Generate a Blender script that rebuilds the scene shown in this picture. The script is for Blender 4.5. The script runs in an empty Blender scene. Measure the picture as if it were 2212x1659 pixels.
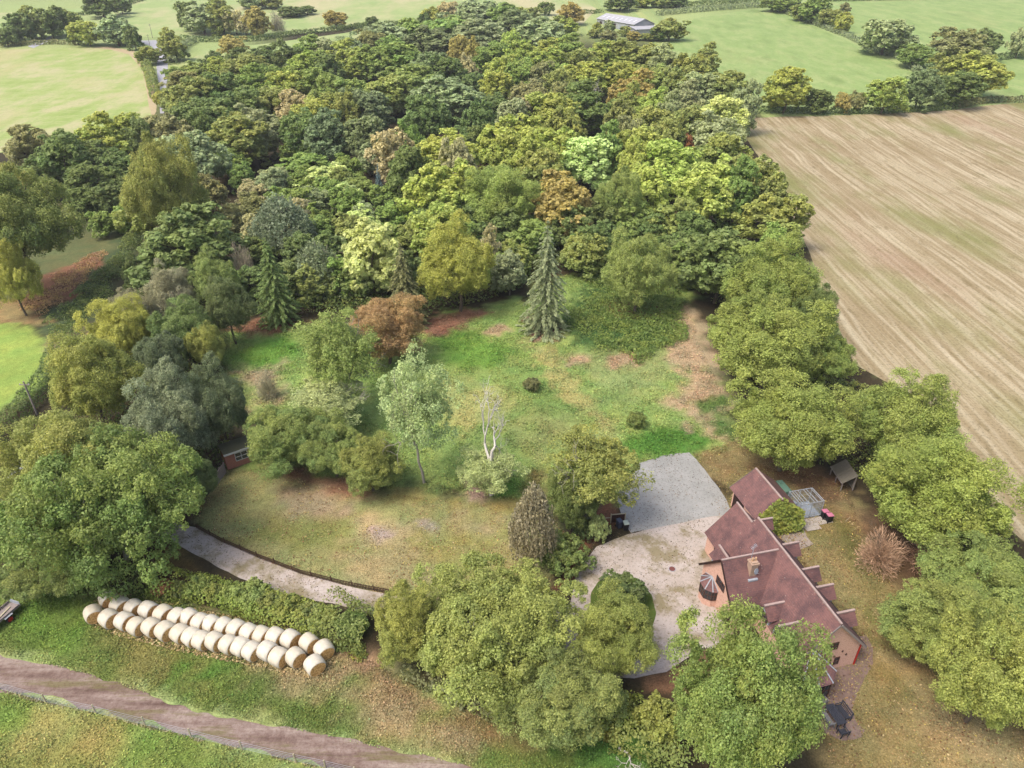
import bpy, bmesh, math, random
import numpy as np
from mathutils import Vector, Matrix
from mathutils.geometry import tessellate_polygon

scene = bpy.context.scene
col = scene.collection
R_ = math.radians

# ------------------------------------------------------------------ camera, sky, sun, exposure
CAM_H = 54.0
PITCH = R_(31.5)
cam_d = bpy.data.cameras.new('camera')
cam = bpy.data.objects.new('camera', cam_d); col.objects.link(cam)
cam.location = (0, 0, CAM_H)
cam.rotation_euler = (R_(90) - PITCH, 0, 0)
cam_d.sensor_width = 36.0
cam_d.lens = 36.0 * 2663.0 / 3840.0
cam_d.clip_start = 0.5; cam_d.clip_end = 12000
scene.camera = cam

SUN_EL, SUN_AZ = R_(58), R_(-125)          # azimuth from +Y, clockwise positive
world = bpy.data.worlds.new('World'); scene.world = world
world.use_nodes = True
wn, wl = world.node_tree.nodes, world.node_tree.links
bg = wn['Background']
sky = wn.new('ShaderNodeTexSky'); sky.sky_type = 'NISHITA'; sky.sun_disc = False
sky.sun_elevation = SUN_EL; sky.sun_rotation = SUN_AZ
sky.air_density = 1.0; sky.dust_density = 5.0; sky.ozone_density = 0.6
wl.new(sky.outputs[0], bg.inputs[0]); bg.inputs[1].default_value = 0.15
sd = bpy.data.lights.new('sun', 'SUN'); so = bpy.data.objects.new('sun', sd); col.objects.link(so)
sd.energy = 1.5; sd.angle = R_(22); sd.color = (1.0, 0.955, 0.87)
sv = Vector((math.sin(SUN_AZ) * math.cos(SUN_EL), math.cos(SUN_AZ) * math.cos(SUN_EL), math.sin(SUN_EL)))
so.rotation_euler = sv.to_track_quat('Z', 'Y').to_euler(); so.location = sv * 120
scene.view_settings.view_transform = 'Standard'; scene.view_settings.look = 'None'
scene.view_settings.gamma = 1.0; scene.view_settings.use_curve_mapping = False
scene.view_settings.exposure = 0.98
scene.render.engine = 'CYCLES'
scene.cycles.max_bounces = 6; scene.cycles.diffuse_bounces = 2; scene.cycles.transmission_bounces = 4
scene.cycles.transparent_max_bounces = 4; scene.cycles.volume_bounces = 0

# ------------------------------------------------------------------ measuring helpers (photo measure -> place on the terrain)
FD = 1534.0
SP, CP = math.sin(PITCH), math.cos(PITCH)
def zt(y):                                 # terrain: level ground, then a gentle rise beyond the wood
    t = np.clip((np.asarray(y, float) - 180.0) / 100.0, 0, 1)
    return 0.06 * (50 * t * t + np.clip(np.asarray(y, float) - 280.0, 0, None))
def ray(x, y):
    u = (x - 1106.0) / FD; v = (y - 829.5) / FD
    return u, CP - v * SP, -SP - v * CP
def G(x, y, h=0.0):
    dx, dy, dz = ray(x, y)
    lo, hi = 0.0, 4000.0
    for _ in range(48):
        m = (lo + hi) / 2
        if CAM_H + dz * m > float(zt(dy * m)) + h: lo = m
        else: hi = m
    return np.array([dx * lo, dy * lo, CAM_H + dz * lo])
def P(p):
    q = np.array(p, float) - np.array([0, 0, CAM_H]); zc = q[1] * CP - q[2] * SP
    return 1106 + FD * q[0] / zc, 829.5 + FD * (-q[1] * SP - q[2] * CP) / zc, zc
def T(c, r, x, y): return c * 737.333 + x / 3.0, r * 414.75 + y / 3.0
def solve_h(tx, ty, w, h, cb=.15):
    c = h * (1 - cb) / 2; cy = ty + 30
    for i in range(9):
        p = G(tx, cy, h - c); zc = P(p)[2]; R = w * zc / (2 * FD)
        e = math.atan2(CAM_H - p[2], math.hypot(p[0], p[1]))
        cy = ty + math.sqrt((R * math.sin(e)) ** 2 + (c * math.cos(e)) ** 2) * FD / zc
    base = np.array([p[0], p[1], float(zt(p[1]))])
    return base, R, h, zc
def solve_b(tx, ty, w, by, cb=.15):
    lo, hi = 0.4, 30.0
    for i in range(14):
        h = (lo + hi) / 2
        b = solve_h(tx, ty, w, h, cb)[0]
        if P(b)[1] < by: lo = h
        else: hi = h
    return solve_h(tx, ty, w, h, cb)

def desat(c, k):
    c = np.asarray(c, float); g = (c * [.3, .55, .15]).sum(-1, keepdims=True); return c + (g - c) * k
def lin(c):
    c = np.asarray(c, float) / 255.0
    return np.where(c <= .04045, c / 12.92, ((c + .055) / 1.055) ** 2.4)
KG, KL = 0.55, 0.90                        # photo value -> surface colour

# ------------------------------------------------------------------ object helpers
def tag(o, label=None, cat=None, group=None, kind=None):
    if label: o['label'] = label
    if cat: o['category'] = cat
    if group: o['group'] = group
    if kind: o['kind'] = kind
    return o
def empty(name, loc=(0, 0, 0), rz=0.0, parent=None):
    o = bpy.data.objects.new(name, None); col.objects.link(o)
    o.location = loc; o.rotation_euler = (0, 0, rz); o.parent = parent; o.empty_display_size = .3
    return o
def mk(name, me, mat=None, parent=None):
    o = bpy.data.objects.new(name, me); col.objects.link(o)
    if mat is not None and len(me.materials) == 0: me.materials.append(mat)
    o.parent = parent
    return o
def npmesh(name, V, F, attrs=None, smooth=False, colors=None):
    V = np.asarray(V, np.float32).reshape(-1, 3); F = np.asarray(F, np.int32)
    k = F.shape[1]; m = len(F)
    me = bpy.data.meshes.new(name)
    me.vertices.add(len(V)); me.vertices.foreach_set('co', V.ravel())
    me.loops.add(m * k); me.loops.foreach_set('vertex_index', F.ravel())
    me.polygons.add(m); me.polygons.foreach_set('loop_start', np.arange(0, m * k, k, dtype=np.int32))
    if smooth: me.polygons.foreach_set('use_smooth', np.ones(m, bool))
    me.update(calc_edges=True)
    for n, a in (attrs or {}).items():
        at = me.attributes.new(n, 'FLOAT', 'FACE'); at.data.foreach_set('value', np.asarray(a, np.float32))
    if colors is not None:
        dom = 'POINT' if len(colors) == len(V) and len(colors) != m else 'FACE'
        at = me.attributes.new('Col', 'FLOAT_COLOR', dom)
        c4 = np.ones((len(colors), 4), np.float32); c4[:, :3] = colors
        at.data.foreach_set('color', c4.ravel())
    return me
class MB:
    """collects solid pieces that belong to ONE part"""
    def __init__(s): s.v = []; s.f = []
    def add(s, vs, fs):
        o = len(s.v); s.v += [tuple(map(float, v)) for v in vs]; s.f += [tuple(i + o for i in f) for f in fs]; return s
    def box(s, x0, x1, y0, y1, z0, z1):
        return s.add([(x0,y0,z0),(x1,y0,z0),(x1,y1,z0),(x0,y1,z0),(x0,y0,z1),(x1,y0,z1),(x1,y1,z1),(x0,y1,z1)],
              [(0,3,2,1),(4,5,6,7),(0,1,5,4),(1,2,6,5),(2,3,7,6),(3,0,4,7)])
    def bar(s, a, b, w, h=None, up=(0,0,1)):
        h = h or w; a = Vector(a); b = Vector(b); d = (b - a).normalized(); u = Vector(up)
        if abs(d.dot(u)) > .98: u = Vector((1, 0, 0))
        r = d.cross(u).normalized() * (w / 2); q = r.normalized().cross(d).normalized() * (h / 2)
        vs = [p + i * r + j * q for p in (a, b) for i, j in ((-1,-1),(1,-1),(1,1),(-1,1))]
        return s.add(vs, [(0,1,2,3),(4,7,6,5),(0,4,5,1),(1,5,6,2),(2,6,7,3),(3,7,4,0)])
    def slab(s, pts, t):
        pts = [Vector(p) for p in pts]; n = (pts[1]-pts[0]).cross(pts[2]-pts[0]).normalized()
        if n.z < 0: pts = pts[::-1]; n = -n
        k = len(pts); lo = [p - n * t for p in pts]
        return s.add(pts + lo, [tuple(range(k)), tuple(range(2*k-1, k-1, -1))] + [(i, i+k, (i+1) % k + k, (i+1) % k) for i in range(k)])
    def prism(s, pts, d):
        pts = [Vector(p) for p in pts]; d = Vector(d); k = len(pts); hi = [p + d for p in pts]
        return s.add(pts + hi, [tuple(range(k-1, -1, -1)), tuple(range(k, 2*k))] + [(i, (i+1) % k, (i+1) % k + k, i+k) for i in range(k)])
    def cyl(s, a, b, r0, r1=None, n=12, caps=True):
        r1 = r0 if r1 is None else r1; a = Vector(a); b = Vector(b); d = (b-a).normalized()
        u = d.orthogonal().normalized(); w = d.cross(u)
        vs = [p + r*(math.cos(2*math.pi*i/n)*u + math.sin(2*math.pi*i/n)*w) for p, r in ((a,r0),(b,r1)) for i in range(n)]
        fs = [(i,(i+1)%n,(i+1)%n+n,i+n) for i in range(n)]
        if caps: fs += [tuple(range(n-1,-1,-1)), tuple(range(n,2*n))]
        return s.add(vs, fs)
    def build(s, name, mat, parent=None, bevel=0, smooth=False):
        me = bpy.data.meshes.new(name); me.from_pydata(s.v, [], s.f); me.update()
        bm = bmesh.new(); bm.from_mesh(me); bmesh.ops.recalc_face_normals(bm, faces=bm.faces[:])
        if bevel: bmesh.ops.bevel(bm, geom=bm.edges[:], offset=bevel, segments=2, affect='EDGES', profile=.6)
        bm.to_mesh(me); bm.free()
        if smooth:
            for p in me.polygons: p.use_smooth = True
        return mk(name, me, mat, parent)

# ------------------------------------------------------------------ numpy noise
def _h(ix, iy, s):
    n = (ix * 374761393 + iy * 668265263 + s * 1442695041) & 0xffffffff
    n = ((n ^ (n >> 13)) * 1274126177) & 0xffffffff
    return ((n ^ (n >> 16)) & 0xffff) / 65535.0
def vnoise(x, y, s=0):
    ix = np.floor(x).astype(np.int64); iy = np.floor(y).astype(np.int64); fx = x - ix; fy = y - iy
    fx = fx*fx*(3-2*fx); fy = fy*fy*(3-2*fy)
    return (_h(ix,iy,s)*(1-fx)+_h(ix+1,iy,s)*fx)*(1-fy) + (_h(ix,iy+1,s)*(1-fx)+_h(ix+1,iy+1,s)*fx)*fy
def fbm(x, y, sc, s=0, o=4):
    a = 0.0; w = .5; t = 0.0
    for i in range(o):
        a = a + w * vnoise(x / sc + 17.3*i, y / sc - 9.1*i, s + i); t += w; w *= .5; sc *= .5
    return a / t
def sdist(px, py, poly):
    """signed distance (negative inside) to a polygon in ground metres"""
    poly = np.asarray(poly); d = np.full(px.shape, 1e9); ins = np.zeros(px.shape, bool)
    for i in range(len(poly)):
        ax, ay = poly[i]; bx, by = poly[(i+1) % len(poly)]
        ex, ey = bx-ax, by-ay; L = ex*ex+ey*ey + 1e-9
        t = np.clip(((px-ax)*ex+(py-ay)*ey)/L, 0, 1)
        d = np.minimum(d, np.hypot(px-ax-t*ex, py-ay-t*ey))
        c = (ay > py) != (by > py)
        with np.errstate(divide='ignore', invalid='ignore'):
            ins ^= c & (px < ex*(py-ay)/(by-ay+1e-12)+ax)
    return np.where(ins, -d, d)
def GP(pts): return [tuple(G(*p)[:2]) for p in pts]
def TP(c, r, pts): return [T(c, r, *p) for p in pts]

# ------------------------------------------------------------------ materials
def newmat(name):
    m = bpy.data.materials.new(name); m.use_nodes = True
    nt = m.node_tree; return m, nt, nt.nodes, nt.links, nt.nodes['Principled BSDF']
def nd(nt, t, **kw):
    n = nt.nodes.new(t)
    for k, v in kw.items(): setattr(n, k, v)
    return n
def mixc(nt, a, b, fac, mode='MIX'):
    n = nt.nodes.new('ShaderNodeMix'); n.data_type = 'RGBA'; n.blend_type = mode; n.clamp_factor = True
    for s, v in ((n.inputs[0], fac), (n.inputs[6], a), (n.inputs[7], b)):
        if hasattr(v, 'is_linked'): nt.links.new(v, s)
        elif isinstance(v, (int, float)): s.default_value = v
        else: s.default_value = (*v[:3], 1)
    return n.outputs[2]
def math_(nt, op, a, b=None, c=None):
    n = nt.nodes.new('ShaderNodeMath'); n.operation = op
    for s, v in zip(n.inputs, (a, b, c)):
        if v is None: continue
        if hasattr(v, 'is_linked'): nt.links.new(v, s)
        else: s.default_value = v
    return n.outputs[0]
def noise(nt, scale, detail=3, rough=.55, vec=None, dist=0.0):
    n = nt.nodes.new('ShaderNodeTexNoise'); n.inputs['Scale'].default_value = scale
    n.inputs['Detail'].default_value = detail; n.inputs['Roughness'].default_value = rough; n.inputs['Distortion'].default_value = dist
    if vec is not None: nt.links.new(vec, n.inputs['Vector'])
    return n.outputs['Fac']
def ramp(nt, fac, stops):
    n = nt.nodes.new('ShaderNodeValToRGB'); nt.links.new(fac, n.inputs[0]); e = n.color_ramp.elements
    while len(e) < len(stops): e.new(.5)
    for i, (p, c) in enumerate(stops):
        e[i].position = p
        c = (c, c, c) if isinstance(c, (int, float)) else c
        e[i].color = (*c[:3], 1)
    return n.outputs[0]
def objco(nt, scale=(1,1,1), rz=0.0):
    tc = nt.nodes.new('ShaderNodeTexCoord'); mp = nt.nodes.new('ShaderNodeMapping')
    mp.inputs['Scale'].default_value = scale; mp.inputs['Rotation'].default_value = (0,0,rz)
    nt.links.new(tc.outputs['Object'], mp.inputs[0]); return mp.outputs[0]
def bump(nt, bs, h, dist=.05, st=.6):
    b = nt.nodes.new('ShaderNodeBump'); b.inputs['Distance'].default_value = dist; b.inputs['Strength'].default_value = st
    nt.links.new(h, b.inputs['Height']); nt.links.new(b.outputs[0], bs.inputs['Normal'])
def setp(bs, rough=.8, spec=.25, metal=0.0):
    bs.inputs['Roughness'].default_value = rough; bs.inputs['Specular IOR Level'].default_value = spec; bs.inputs['Metallic'].default_value = metal

def plain(name, rgb, rough=.75, var=.25, scale=3.0, spec=.25, metal=0.0, k=None, fine=14.0):
    m, nt, n, l, bs = newmat(name); c = lin(rgb) * (KG if k is None else k); v = objco(nt)
    f = noise(nt, scale, 4, .6, v); g = noise(nt, fine, 2, .6, v)
    a = mixc(nt, c * (1 - var), np.minimum(c * (1 + var), .9), f)
    a = mixc(nt, a, c * .55, ramp(nt, g, [(.58, 0.0), (.75, min(1.0, var*1.6))]))
    l.new(a, bs.inputs['Base Color']); setp(bs, rough, spec, metal); bump(nt, bs, g, .02, .35); return m

# foliage: object colour = leaf colour, alpha = how far the leaves have turned
def foliage(name, gold, transl=.44):
    m, nt, n, l, bs = newmat(name)
    oi = nd(nt, 'ShaderNodeObjectInfo')
    at = nd(nt, 'ShaderNodeAttribute', attribute_name='t'); av = nd(nt, 'ShaderNodeAttribute', attribute_name='v')
    c = mixc(nt, oi.outputs['Color'], lin(gold) * KL, math_(nt, 'MULTIPLY', at.outputs['Fac'], oi.outputs['Alpha']))
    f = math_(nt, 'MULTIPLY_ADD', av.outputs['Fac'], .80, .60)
    vm = nd(nt, 'ShaderNodeVectorMath', operation='SCALE'); l.new(c, vm.inputs[0]); l.new(f, vm.inputs['Scale'])
    l.new(vm.outputs[0], bs.inputs['Base Color']); setp(bs, .55, .35)
    tr = nd(nt, 'ShaderNodeBsdfTranslucent'); l.new(vm.outputs[0], tr.inputs[0])
    mx = nd(nt, 'ShaderNodeMixShader'); mx.inputs[0].default_value = transl
    l.new(bs.outputs[0], mx.inputs[1]); l.new(tr.outputs[0], mx.inputs[2])
    l.new(mx.outputs[0], nt.nodes['Material Output'].inputs[0]); return m
M = {}
M['leaf'] = foliage('leaf', (202, 190, 92))
M['leaf_orange'] = foliage('leaf_orange', (200, 120, 55))
M['twig'] = foliage('twig', (120, 100, 80), .05)
def vcol(name, lo=.80, hi=1.20, sc=1.1, rough=.95, fine=17.0, b=.03):
    m, nt, n, l, bs = newmat(name); v = objco(nt)
    at = nd(nt, 'ShaderNodeAttribute', attribute_name='Col')
    f1 = ramp(nt, noise(nt, sc, 5, .65, v), [(.28, lo), (.72, hi)])
    f2 = ramp(nt, noise(nt, fine, 3, .6, v), [(.3, .78), (.7, 1.20)])
    f3 = ramp(nt, noise(nt, 6.5, 2, .6, v), [(.30, (.68,.70,.64)), (.5, (1.0,1.0,1.0)), (.70, (1.32,1.27,1.24))])
    c = mixc(nt, mixc(nt, mixc(nt, at.outputs['Color'], f1, 1.0, 'MULTIPLY'), f2, 1.0, 'MULTIPLY'), f3, 1.0, 'MULTIPLY')
    l.new(c, bs.inputs['Base Color']); setp(bs, rough, .1)
    bump(nt, bs, noise(nt, fine, 4, .7, v), b, .8); return m
M['ground'] = vcol('ground')
M['blade'] = vcol('blade', .8, 1.2)
M['bark'] = plain('bark', (120, 108, 92), .9, .35, 4)
M['bark_pale'] = plain('bark_pale', (190, 182, 168), .85, .25, 5)
M['dead_wood'] = plain('dead_wood', (236, 230, 218), .85, .2, 5)
# ------------------------------------------------------------------ ground colour: soil and plant cover by area
Z_MEADOW = [(470,800),(485,720),(540,695),(640,690),(760,690),(930,690),(1000,670),(1110,655),(1230,590),(1300,580),(1480,620),(1510,740),(1560,850),(1620,945),(1545,985),(1490,978),(1380,1000),(1340,1080),(1180,1095),(1100,1080),(850,1060),(560,1015),(520,900)]
Z_LAWN = [(436,1085),(455,1050),(500,1018),(560,1012),(700,1050),(850,1068),(1000,1082),(1130,1092),(1180,1100),(1230,1160),(1200,1250),(1100,1290),(870,1290),(740,1266),(560,1209),(480,1172),(425,1140)]
Z_SIDE = [(1495,980),(1620,945),(1700,1000),(1830,1050),(1860,1140),(1920,1250),(2050,1450),(2212,1570),(2500,1800),(1830,1800),(1780,1600),(1690,1380),(1560,1060)]
Z_VERGE = [(-300,1290),(0,1292),(120,1282),(200,1260),(330,1285),(500,1330),(720,1395),(830,1440),(930,1500),(1060,1550),(1300,1590),(1420,1640),(1600,1800),(1400,1800),(1060,1665),(850,1622),(700,1590),(560,1560),(420,1530),(160,1450),(0,1412),(-300,1340)]
Z_PADDOCK = [(-400,1400),(0,1490),(110,1512),(240,1548),(380,1583),(500,1617),(620,1643),(720,1668),(1200,1800),(-600,1900)]
Z_BRIGHT = [(-220,700),(0,690),(60,700),(98,725),(118,760),(104,805),(70,850),(20,885),(0,897),(-220,1010)]
LAYERS = [  # (outline, colour, soft edge m, ragged m)
 ([(-700,330),(0,330),(330,250),(640,60),(1000,30),(1500,120),(1650,260),(1720,430),(1800,700),(2080,960),(2300,1250),(2300,1800),(1400,1800),(800,1430),(300,1290),(-300,1290),(-700,900)], (66,58,40), 2, 2),
 (Z_VERGE, (108,128,54), 1.0, 1.2), (Z_PADDOCK, (136,146,68), 1.0, .8), (Z_BRIGHT, (142,166,66), .8, .8),
 (Z_MEADOW, (140,164,78), 2.0, 2.5), (Z_LAWN, (154,154,94), .8, .6), (Z_SIDE, (152,136,86), 1.2, 1.0),
 # meadow
 ([(935,740),(1000,715),(1090,730),(1120,770),(1060,800),(960,790)], (108,148,48), 2, 2),
 ([(500,770),(540,735),(620,725),(650,760),(600,800),(520,815)], (106,150,48), 2, 1.5),
 ([(1120,800),(1230,790),(1300,850),(1240,905),(1130,890)], (122,150,70), 3, 3),
 ([(1240,620),(1330,600),(1470,650),(1490,735),(1350,770),(1250,740),(1220,680)], (84,114,56), 2, 3),
 ([(1230,770),(1350,760),(1470,740),(1480,800),(1400,860),(1290,850)], (140,156,88), 3, 3),
 ([(1340,960),(1420,920),(1500,925),(1535,950),(1490,975),(1380,995)], (86,134,42), 1.2, 1.2),
 ([(1480,670),(1520,700),(1560,830),(1600,930),(1545,950),(1500,880),(1455,870),(1450,780)], (178,154,118), 2, 2.5),
 ([(1510,870),(1560,860),(1590,930),(1545,955)], (98,124,56), 1.5, 2),
 ([(1480,880),(1520,900),(1535,930),(1500,925)], (172,150,118), 1, 1.5),
 ([(1130,740),(1200,760),(1340,935),(1300,935),(1200,830)], (164,162,92), 1.2, 1.2),
 ([(960,830),(1080,840),(1110,900),(1010,930),(950,890)], (160,164,92), 3, 3),
 ([(1130,900),(1220,890),(1300,950),(1200,1000),(1120,960)], (144,154,84), 3, 3),
 ([(530,800),(600,790),(620,850),(560,870)], (166,148,110), 2, 2),
 ([(520,880),(560,900),(560,940),(525,930)], (160,140,105), 2, 2),
 # leaf litter under the trees
 ([(470,810),(520,830),(510,900),(470,880)], (70,66,40), 2, 2),
 ([(500,710),(560,680),(640,680),(665,700),(600,720),(540,730)], (136,98,72), 1.5, 1.5),
 ([(900,700),(950,680),(1010,665),(1060,675),(1020,700),(960,735),(915,735)], (146,106,82), 1.2, 1.5),
 ([(1130,690),(1175,675),(1220,700),(1200,730),(1150,735)], (142,106,92), 1.0, 1.2),
 ([(1150,712),(1180,706),(1200,715),(1170,725)], (120,76,66), .8, .8),
 ([(1050,715),(1080,700),(1095,712),(1060,730)], (176,156,116), 1, 1),
 ([(1300,660),(1350,640),(1430,660),(1420,685),(1340,690)], (138,92,66), 1.2, 1.2),
 ([(1215,775),(1260,765),(1270,780),(1230,790)], (172,150,112), 1, 1),
 ([(1310,770),(1370,765),(1380,785),(1330,790)], (178,152,114), 1, 1),
 ([(1000,1030),(1060,1025),(1090,1070),(1010,1085)], (176,142,124), .9, 1.2),
 ([(700,1030),(760,1040),(800,1070),(740,1080),(690,1060)], (150,110,84), 1.2, 1.2),
 ([(560,1000),(680,1020),(760,1040),(740,1062),(600,1030)], (140,106,78), 1.2, 1.2),
 ([(850,1040),(930,1050),(980,1070),(900,1080),(850,1070)], (112,128,66), 1, 1.5),
 ([(1060,1030),(1120,1035),(1130,1075),(1080,1080)], (110,150,52), 1, 1),
 ([(1130,1000),(1190,1020),(1180,1090),(1130,1080)], (120,112,62), 1.5, 1.5),
 # front lawn
 ([(500,1130),(620,1120),(760,1150),(800,1180),(640,1190),(540,1170)], (142,144,74), 2.5, 3),
 ([(850,1170),(1000,1150),(1100,1180),(1000,1230),(880,1220)], (148,146,78), 2.5, 3),
 ([(590,1060),(700,1060),(740,1100),(620,1110)], (168,150,116), 2.5, 2.5),
 ([(780,1130),(900,1120),(1080,1120),(1050,1150),(850,1160)], (168,154,110), 2.0, 3),
 ([(740,1190),(900,1200),(980,1250),(880,1280),(760,1250)], (164,150,102), 2.0, 2.5),
 ([(902,1128),(940,1126),(944,1142),(910,1146)], (164,152,140), .6, .8),
 ([(800,1142),(840,1140),(850,1158),(815,1165)], (168,152,140), .6, .8),
 ([(860,1055),(1000,1075),(1130,1085),(1130,1100),(980,1098),(850,1075)], (150,140,76), 1, 1.5),
 # side lawn
 ([(1510,985),(1580,975),(1600,1020),(1560,1040)], (150,128,84), 1.5, 1.5),
 ([(1640,1010),(1720,1000),(1830,1060),(1850,1110),(1790,1100),(1700,1050)], (130,100,72), 2, 2),
 ([(1770,1120),(1850,1110),(1900,1200),(1850,1230),(1790,1180)], (124,116,60), 2, 2),
 ([(1850,1120),(1900,1180),(1960,1280),(2060,1440),(2212,1560),(2300,1640),(2300,1560),(2100,1380),(1980,1200),(1900,1110)], (132,100,72), 2.5, 2.5),
 ([(1890,1270),(1960,1330),(2050,1500),(1960,1560),(1900,1470)], (134,122,66), 3, 3),
 ([(1960,1470),(2060,1480),(2160,1590),(2080,1640),(1960,1560)], (170,148,102), 3, 3),
 ([(1830,1600),(1900,1560),(2000,1620),(1960,1720),(1830,1720)], (150,130,76), 3, 3),
 ([(1840,1330),(1870,1300),(1890,1330),(1880,1370)], (118,122,58), 1, 1),
 # bale strip
 ([(0,1300),(100,1310),(200,1350),(180,1400),(60,1390),(0,1380)], (112,144,50), 2, 2),
 ([(200,1370),(330,1380),(420,1440),(300,1470),(220,1430)], (140,136,70), 2.5, 2),
 ([(380,1430),(470,1440),(500,1490),(420,1500)], (90,138,42), 1.5, 2),
 ([(560,1440),(720,1430),(850,1500),(840,1560),(740,1530),(640,1490)], (168,148,104), 2.5, 2.5),
 ([(800,1500),(930,1540),(1060,1600),(980,1620),(860,1570)], (158,138,98), 2, 2),
 ([(730,1400),(820,1440),(930,1510),(870,1520),(760,1460)], (158,132,98), 1.5, 1.5),
 ([(1180,1590),(1300,1595),(1390,1640),(1320,1660),(1200,1625)], (92,134,52), 1.5, 2),
 ([(1000,1560),(1150,1570),(1260,1610),(1180,1640),(1060,1600)], (148,126,80), 1.5, 2),
 ([(430,1300),(520,1330),(700,1395),(690,1405),(500,1345)], (104,92,62), 1, 1),
 # paddock
 ([(60,1540),(200,1560),(300,1610),(160,1640),(40,1600)], (160,152,80), 3, 3),
 ([(300,1590),(420,1620),(470,1660),(320,1660)], (112,138,52), 2.5, 2.5),
 ([(-100,1500),(0,1510),(60,1550),(0,1580),(-100,1580)], (118,142,54), 2, 2),
 # left bank: brambles and bracken
 ([(-40,560),(60,480),(180,440),(300,420),(310,520),(230,600),(120,640),(0,660)], (104,110,66), 3, 3),
 ([(60,690),(130,640),(230,560),(300,430),(330,430),(290,560),(230,640),(190,720),(110,740)], (78,94,58), 2, 2),
 ([(40,640),(110,590),(180,560),(225,560),(200,600),(120,650),(70,690),(30,690)], (146,100,72), 1.5, 3),
 ([(0,650),(60,640),(90,700),(20,700),(-60,680)], (160,136,86), 1.2, 1.5),
 ([(100,715),(160,700),(180,720),(140,760),(115,760)], (150,134,96), 1.2, 1.2),
 # drive borders: fallen leaves
 ([(1240,1245),(1290,1165),(1340,1120),(1320,1060),(1290,1100),(1230,1190),(1215,1260)], (130,84,60), .8, .6),
 ([(1380,1470),(1450,1455),(1520,1400),(1560,1380),(1540,1440),(1440,1500),(1370,1500)], (128,94,66), .8, .8),
 ([(380,1170),(430,1205),(420,1235),(350,1230),(340,1190)], (122,98,54), 1.5, 1),
 ([(300,1060),(440,1050),(440,1090),(300,1120)], (132,92,56), 2, 1),
]
ISL = [(1275,1285),(1290,1255),(1330,1238),(1378,1250),(1408,1285),(1418,1325),(1402,1365),(1360,1395),(1300,1400),(1268,1350)]
LAYERS_W = [(np.array(GP(a)), desat(lin(b), .12) * KG * 1.28, s, r) for a, b, s, r in LAYERS]
def albedo(x, y):
    x = np.asarray(x, float); y = np.asarray(y, float)
    n0 = fbm(x, y, 60, 3)[..., None]
    c = lin((160,184,108)) * KG * (1 - n0) + lin((182,192,132)) * KG * n0
    for i, (poly, cc, soft, rag) in enumerate(LAYERS_W):
        lo = poly.min(0) - 8; hi = poly.max(0) + 8
        k = (x > lo[0]) & (x < hi[0]) & (y > lo[1]) & (y < hi[1])
        if not k.any(): continue
        d = sdist(x[k], y[k], poly) + (fbm(x[k], y[k], 3.2, 40 + i, 4) - .5) * 3.0 * rag + (fbm(x[k], y[k], 1.1, 140 + i, 2) - .5) * 2.4
        w = np.clip(.5 - d / (2 * soft), 0, 1); w = w * w * (3 - 2 * w)
        c[k] = c[k] * (1 - w[:, None]) + cc * w[:, None]
    m = fbm(x, y, 5, 90, 4)[..., None]; g = fbm(x, y, 2.0, 95, 3)[..., None]
    c = c * (.80 + .4 * m)
    tint = (g - .5) * .5
    return np.clip(c * (1 + tint * np.array([.9, .25, .3])), .004, .85)

fx = np.arange(-100, 100.01, .6); fy = np.arange(16, 160.01, .6)
gx = np.concatenate([[-4000,-2200,-1200,-700,-420,-280,-200,-150,-120], fx, [120,150,200,280,420,700,1200,2200,4000]])
gy = np.concatenate([[-300,-120,-40,0,8], fy, np.arange(163, 300, 4), [310,330,360,400,450,520,600,700,850,1050,1400,2000,3000,4500]])
XX, YY = np.meshgrid(gx, gy)
ZZ = zt(YY) + np.where((YY < 170) & (np.abs(XX) < 110), (fbm(XX, YY, 2.5, 7, 3) - .5) * .05, 0)
# shallow dips where made surfaces lie so that the surfaces stay proud of the soil
VC = albedo(XX.ravel(), YY.ravel())
V0 = np.stack([XX.ravel(), YY.ravel(), ZZ.ravel() - .03], 1)
nx, ny = len(gx), len(gy)
ii, jj = np.meshgrid(np.arange(nx-1), np.arange(ny-1))
q = (jj * nx + ii).ravel()
QF = np.stack([q, q+1, q+1+nx, q+nx], 1)
qc = V0[QF].mean(1)
lab = np.zeros(len(QF), int)
for k, zn in enumerate((Z_MEADOW, Z_LAWN, Z_SIDE, Z_VERGE, Z_PADDOCK, Z_BRIGHT), 1):
    z = np.array(GP(zn)); d = sdist(qc[:,0], qc[:,1], z) + (fbm(qc[:,0], qc[:,1], 3, 60+k) - .5) * 1.5
    lab[(d < 0) & (lab == 0)] = k
for k, nme in enumerate(('ground','meadow','lawn','lawn','grass_verge','paddock','field')):
    f = QF[lab == k]; u, inv = np.unique(f, return_inverse=True)
    o = mk(nme, npmesh(nme, V0[u], inv.reshape(-1, 4), colors=VC[u], smooth=True), M['ground']); tag(o, kind='structure')

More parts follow.
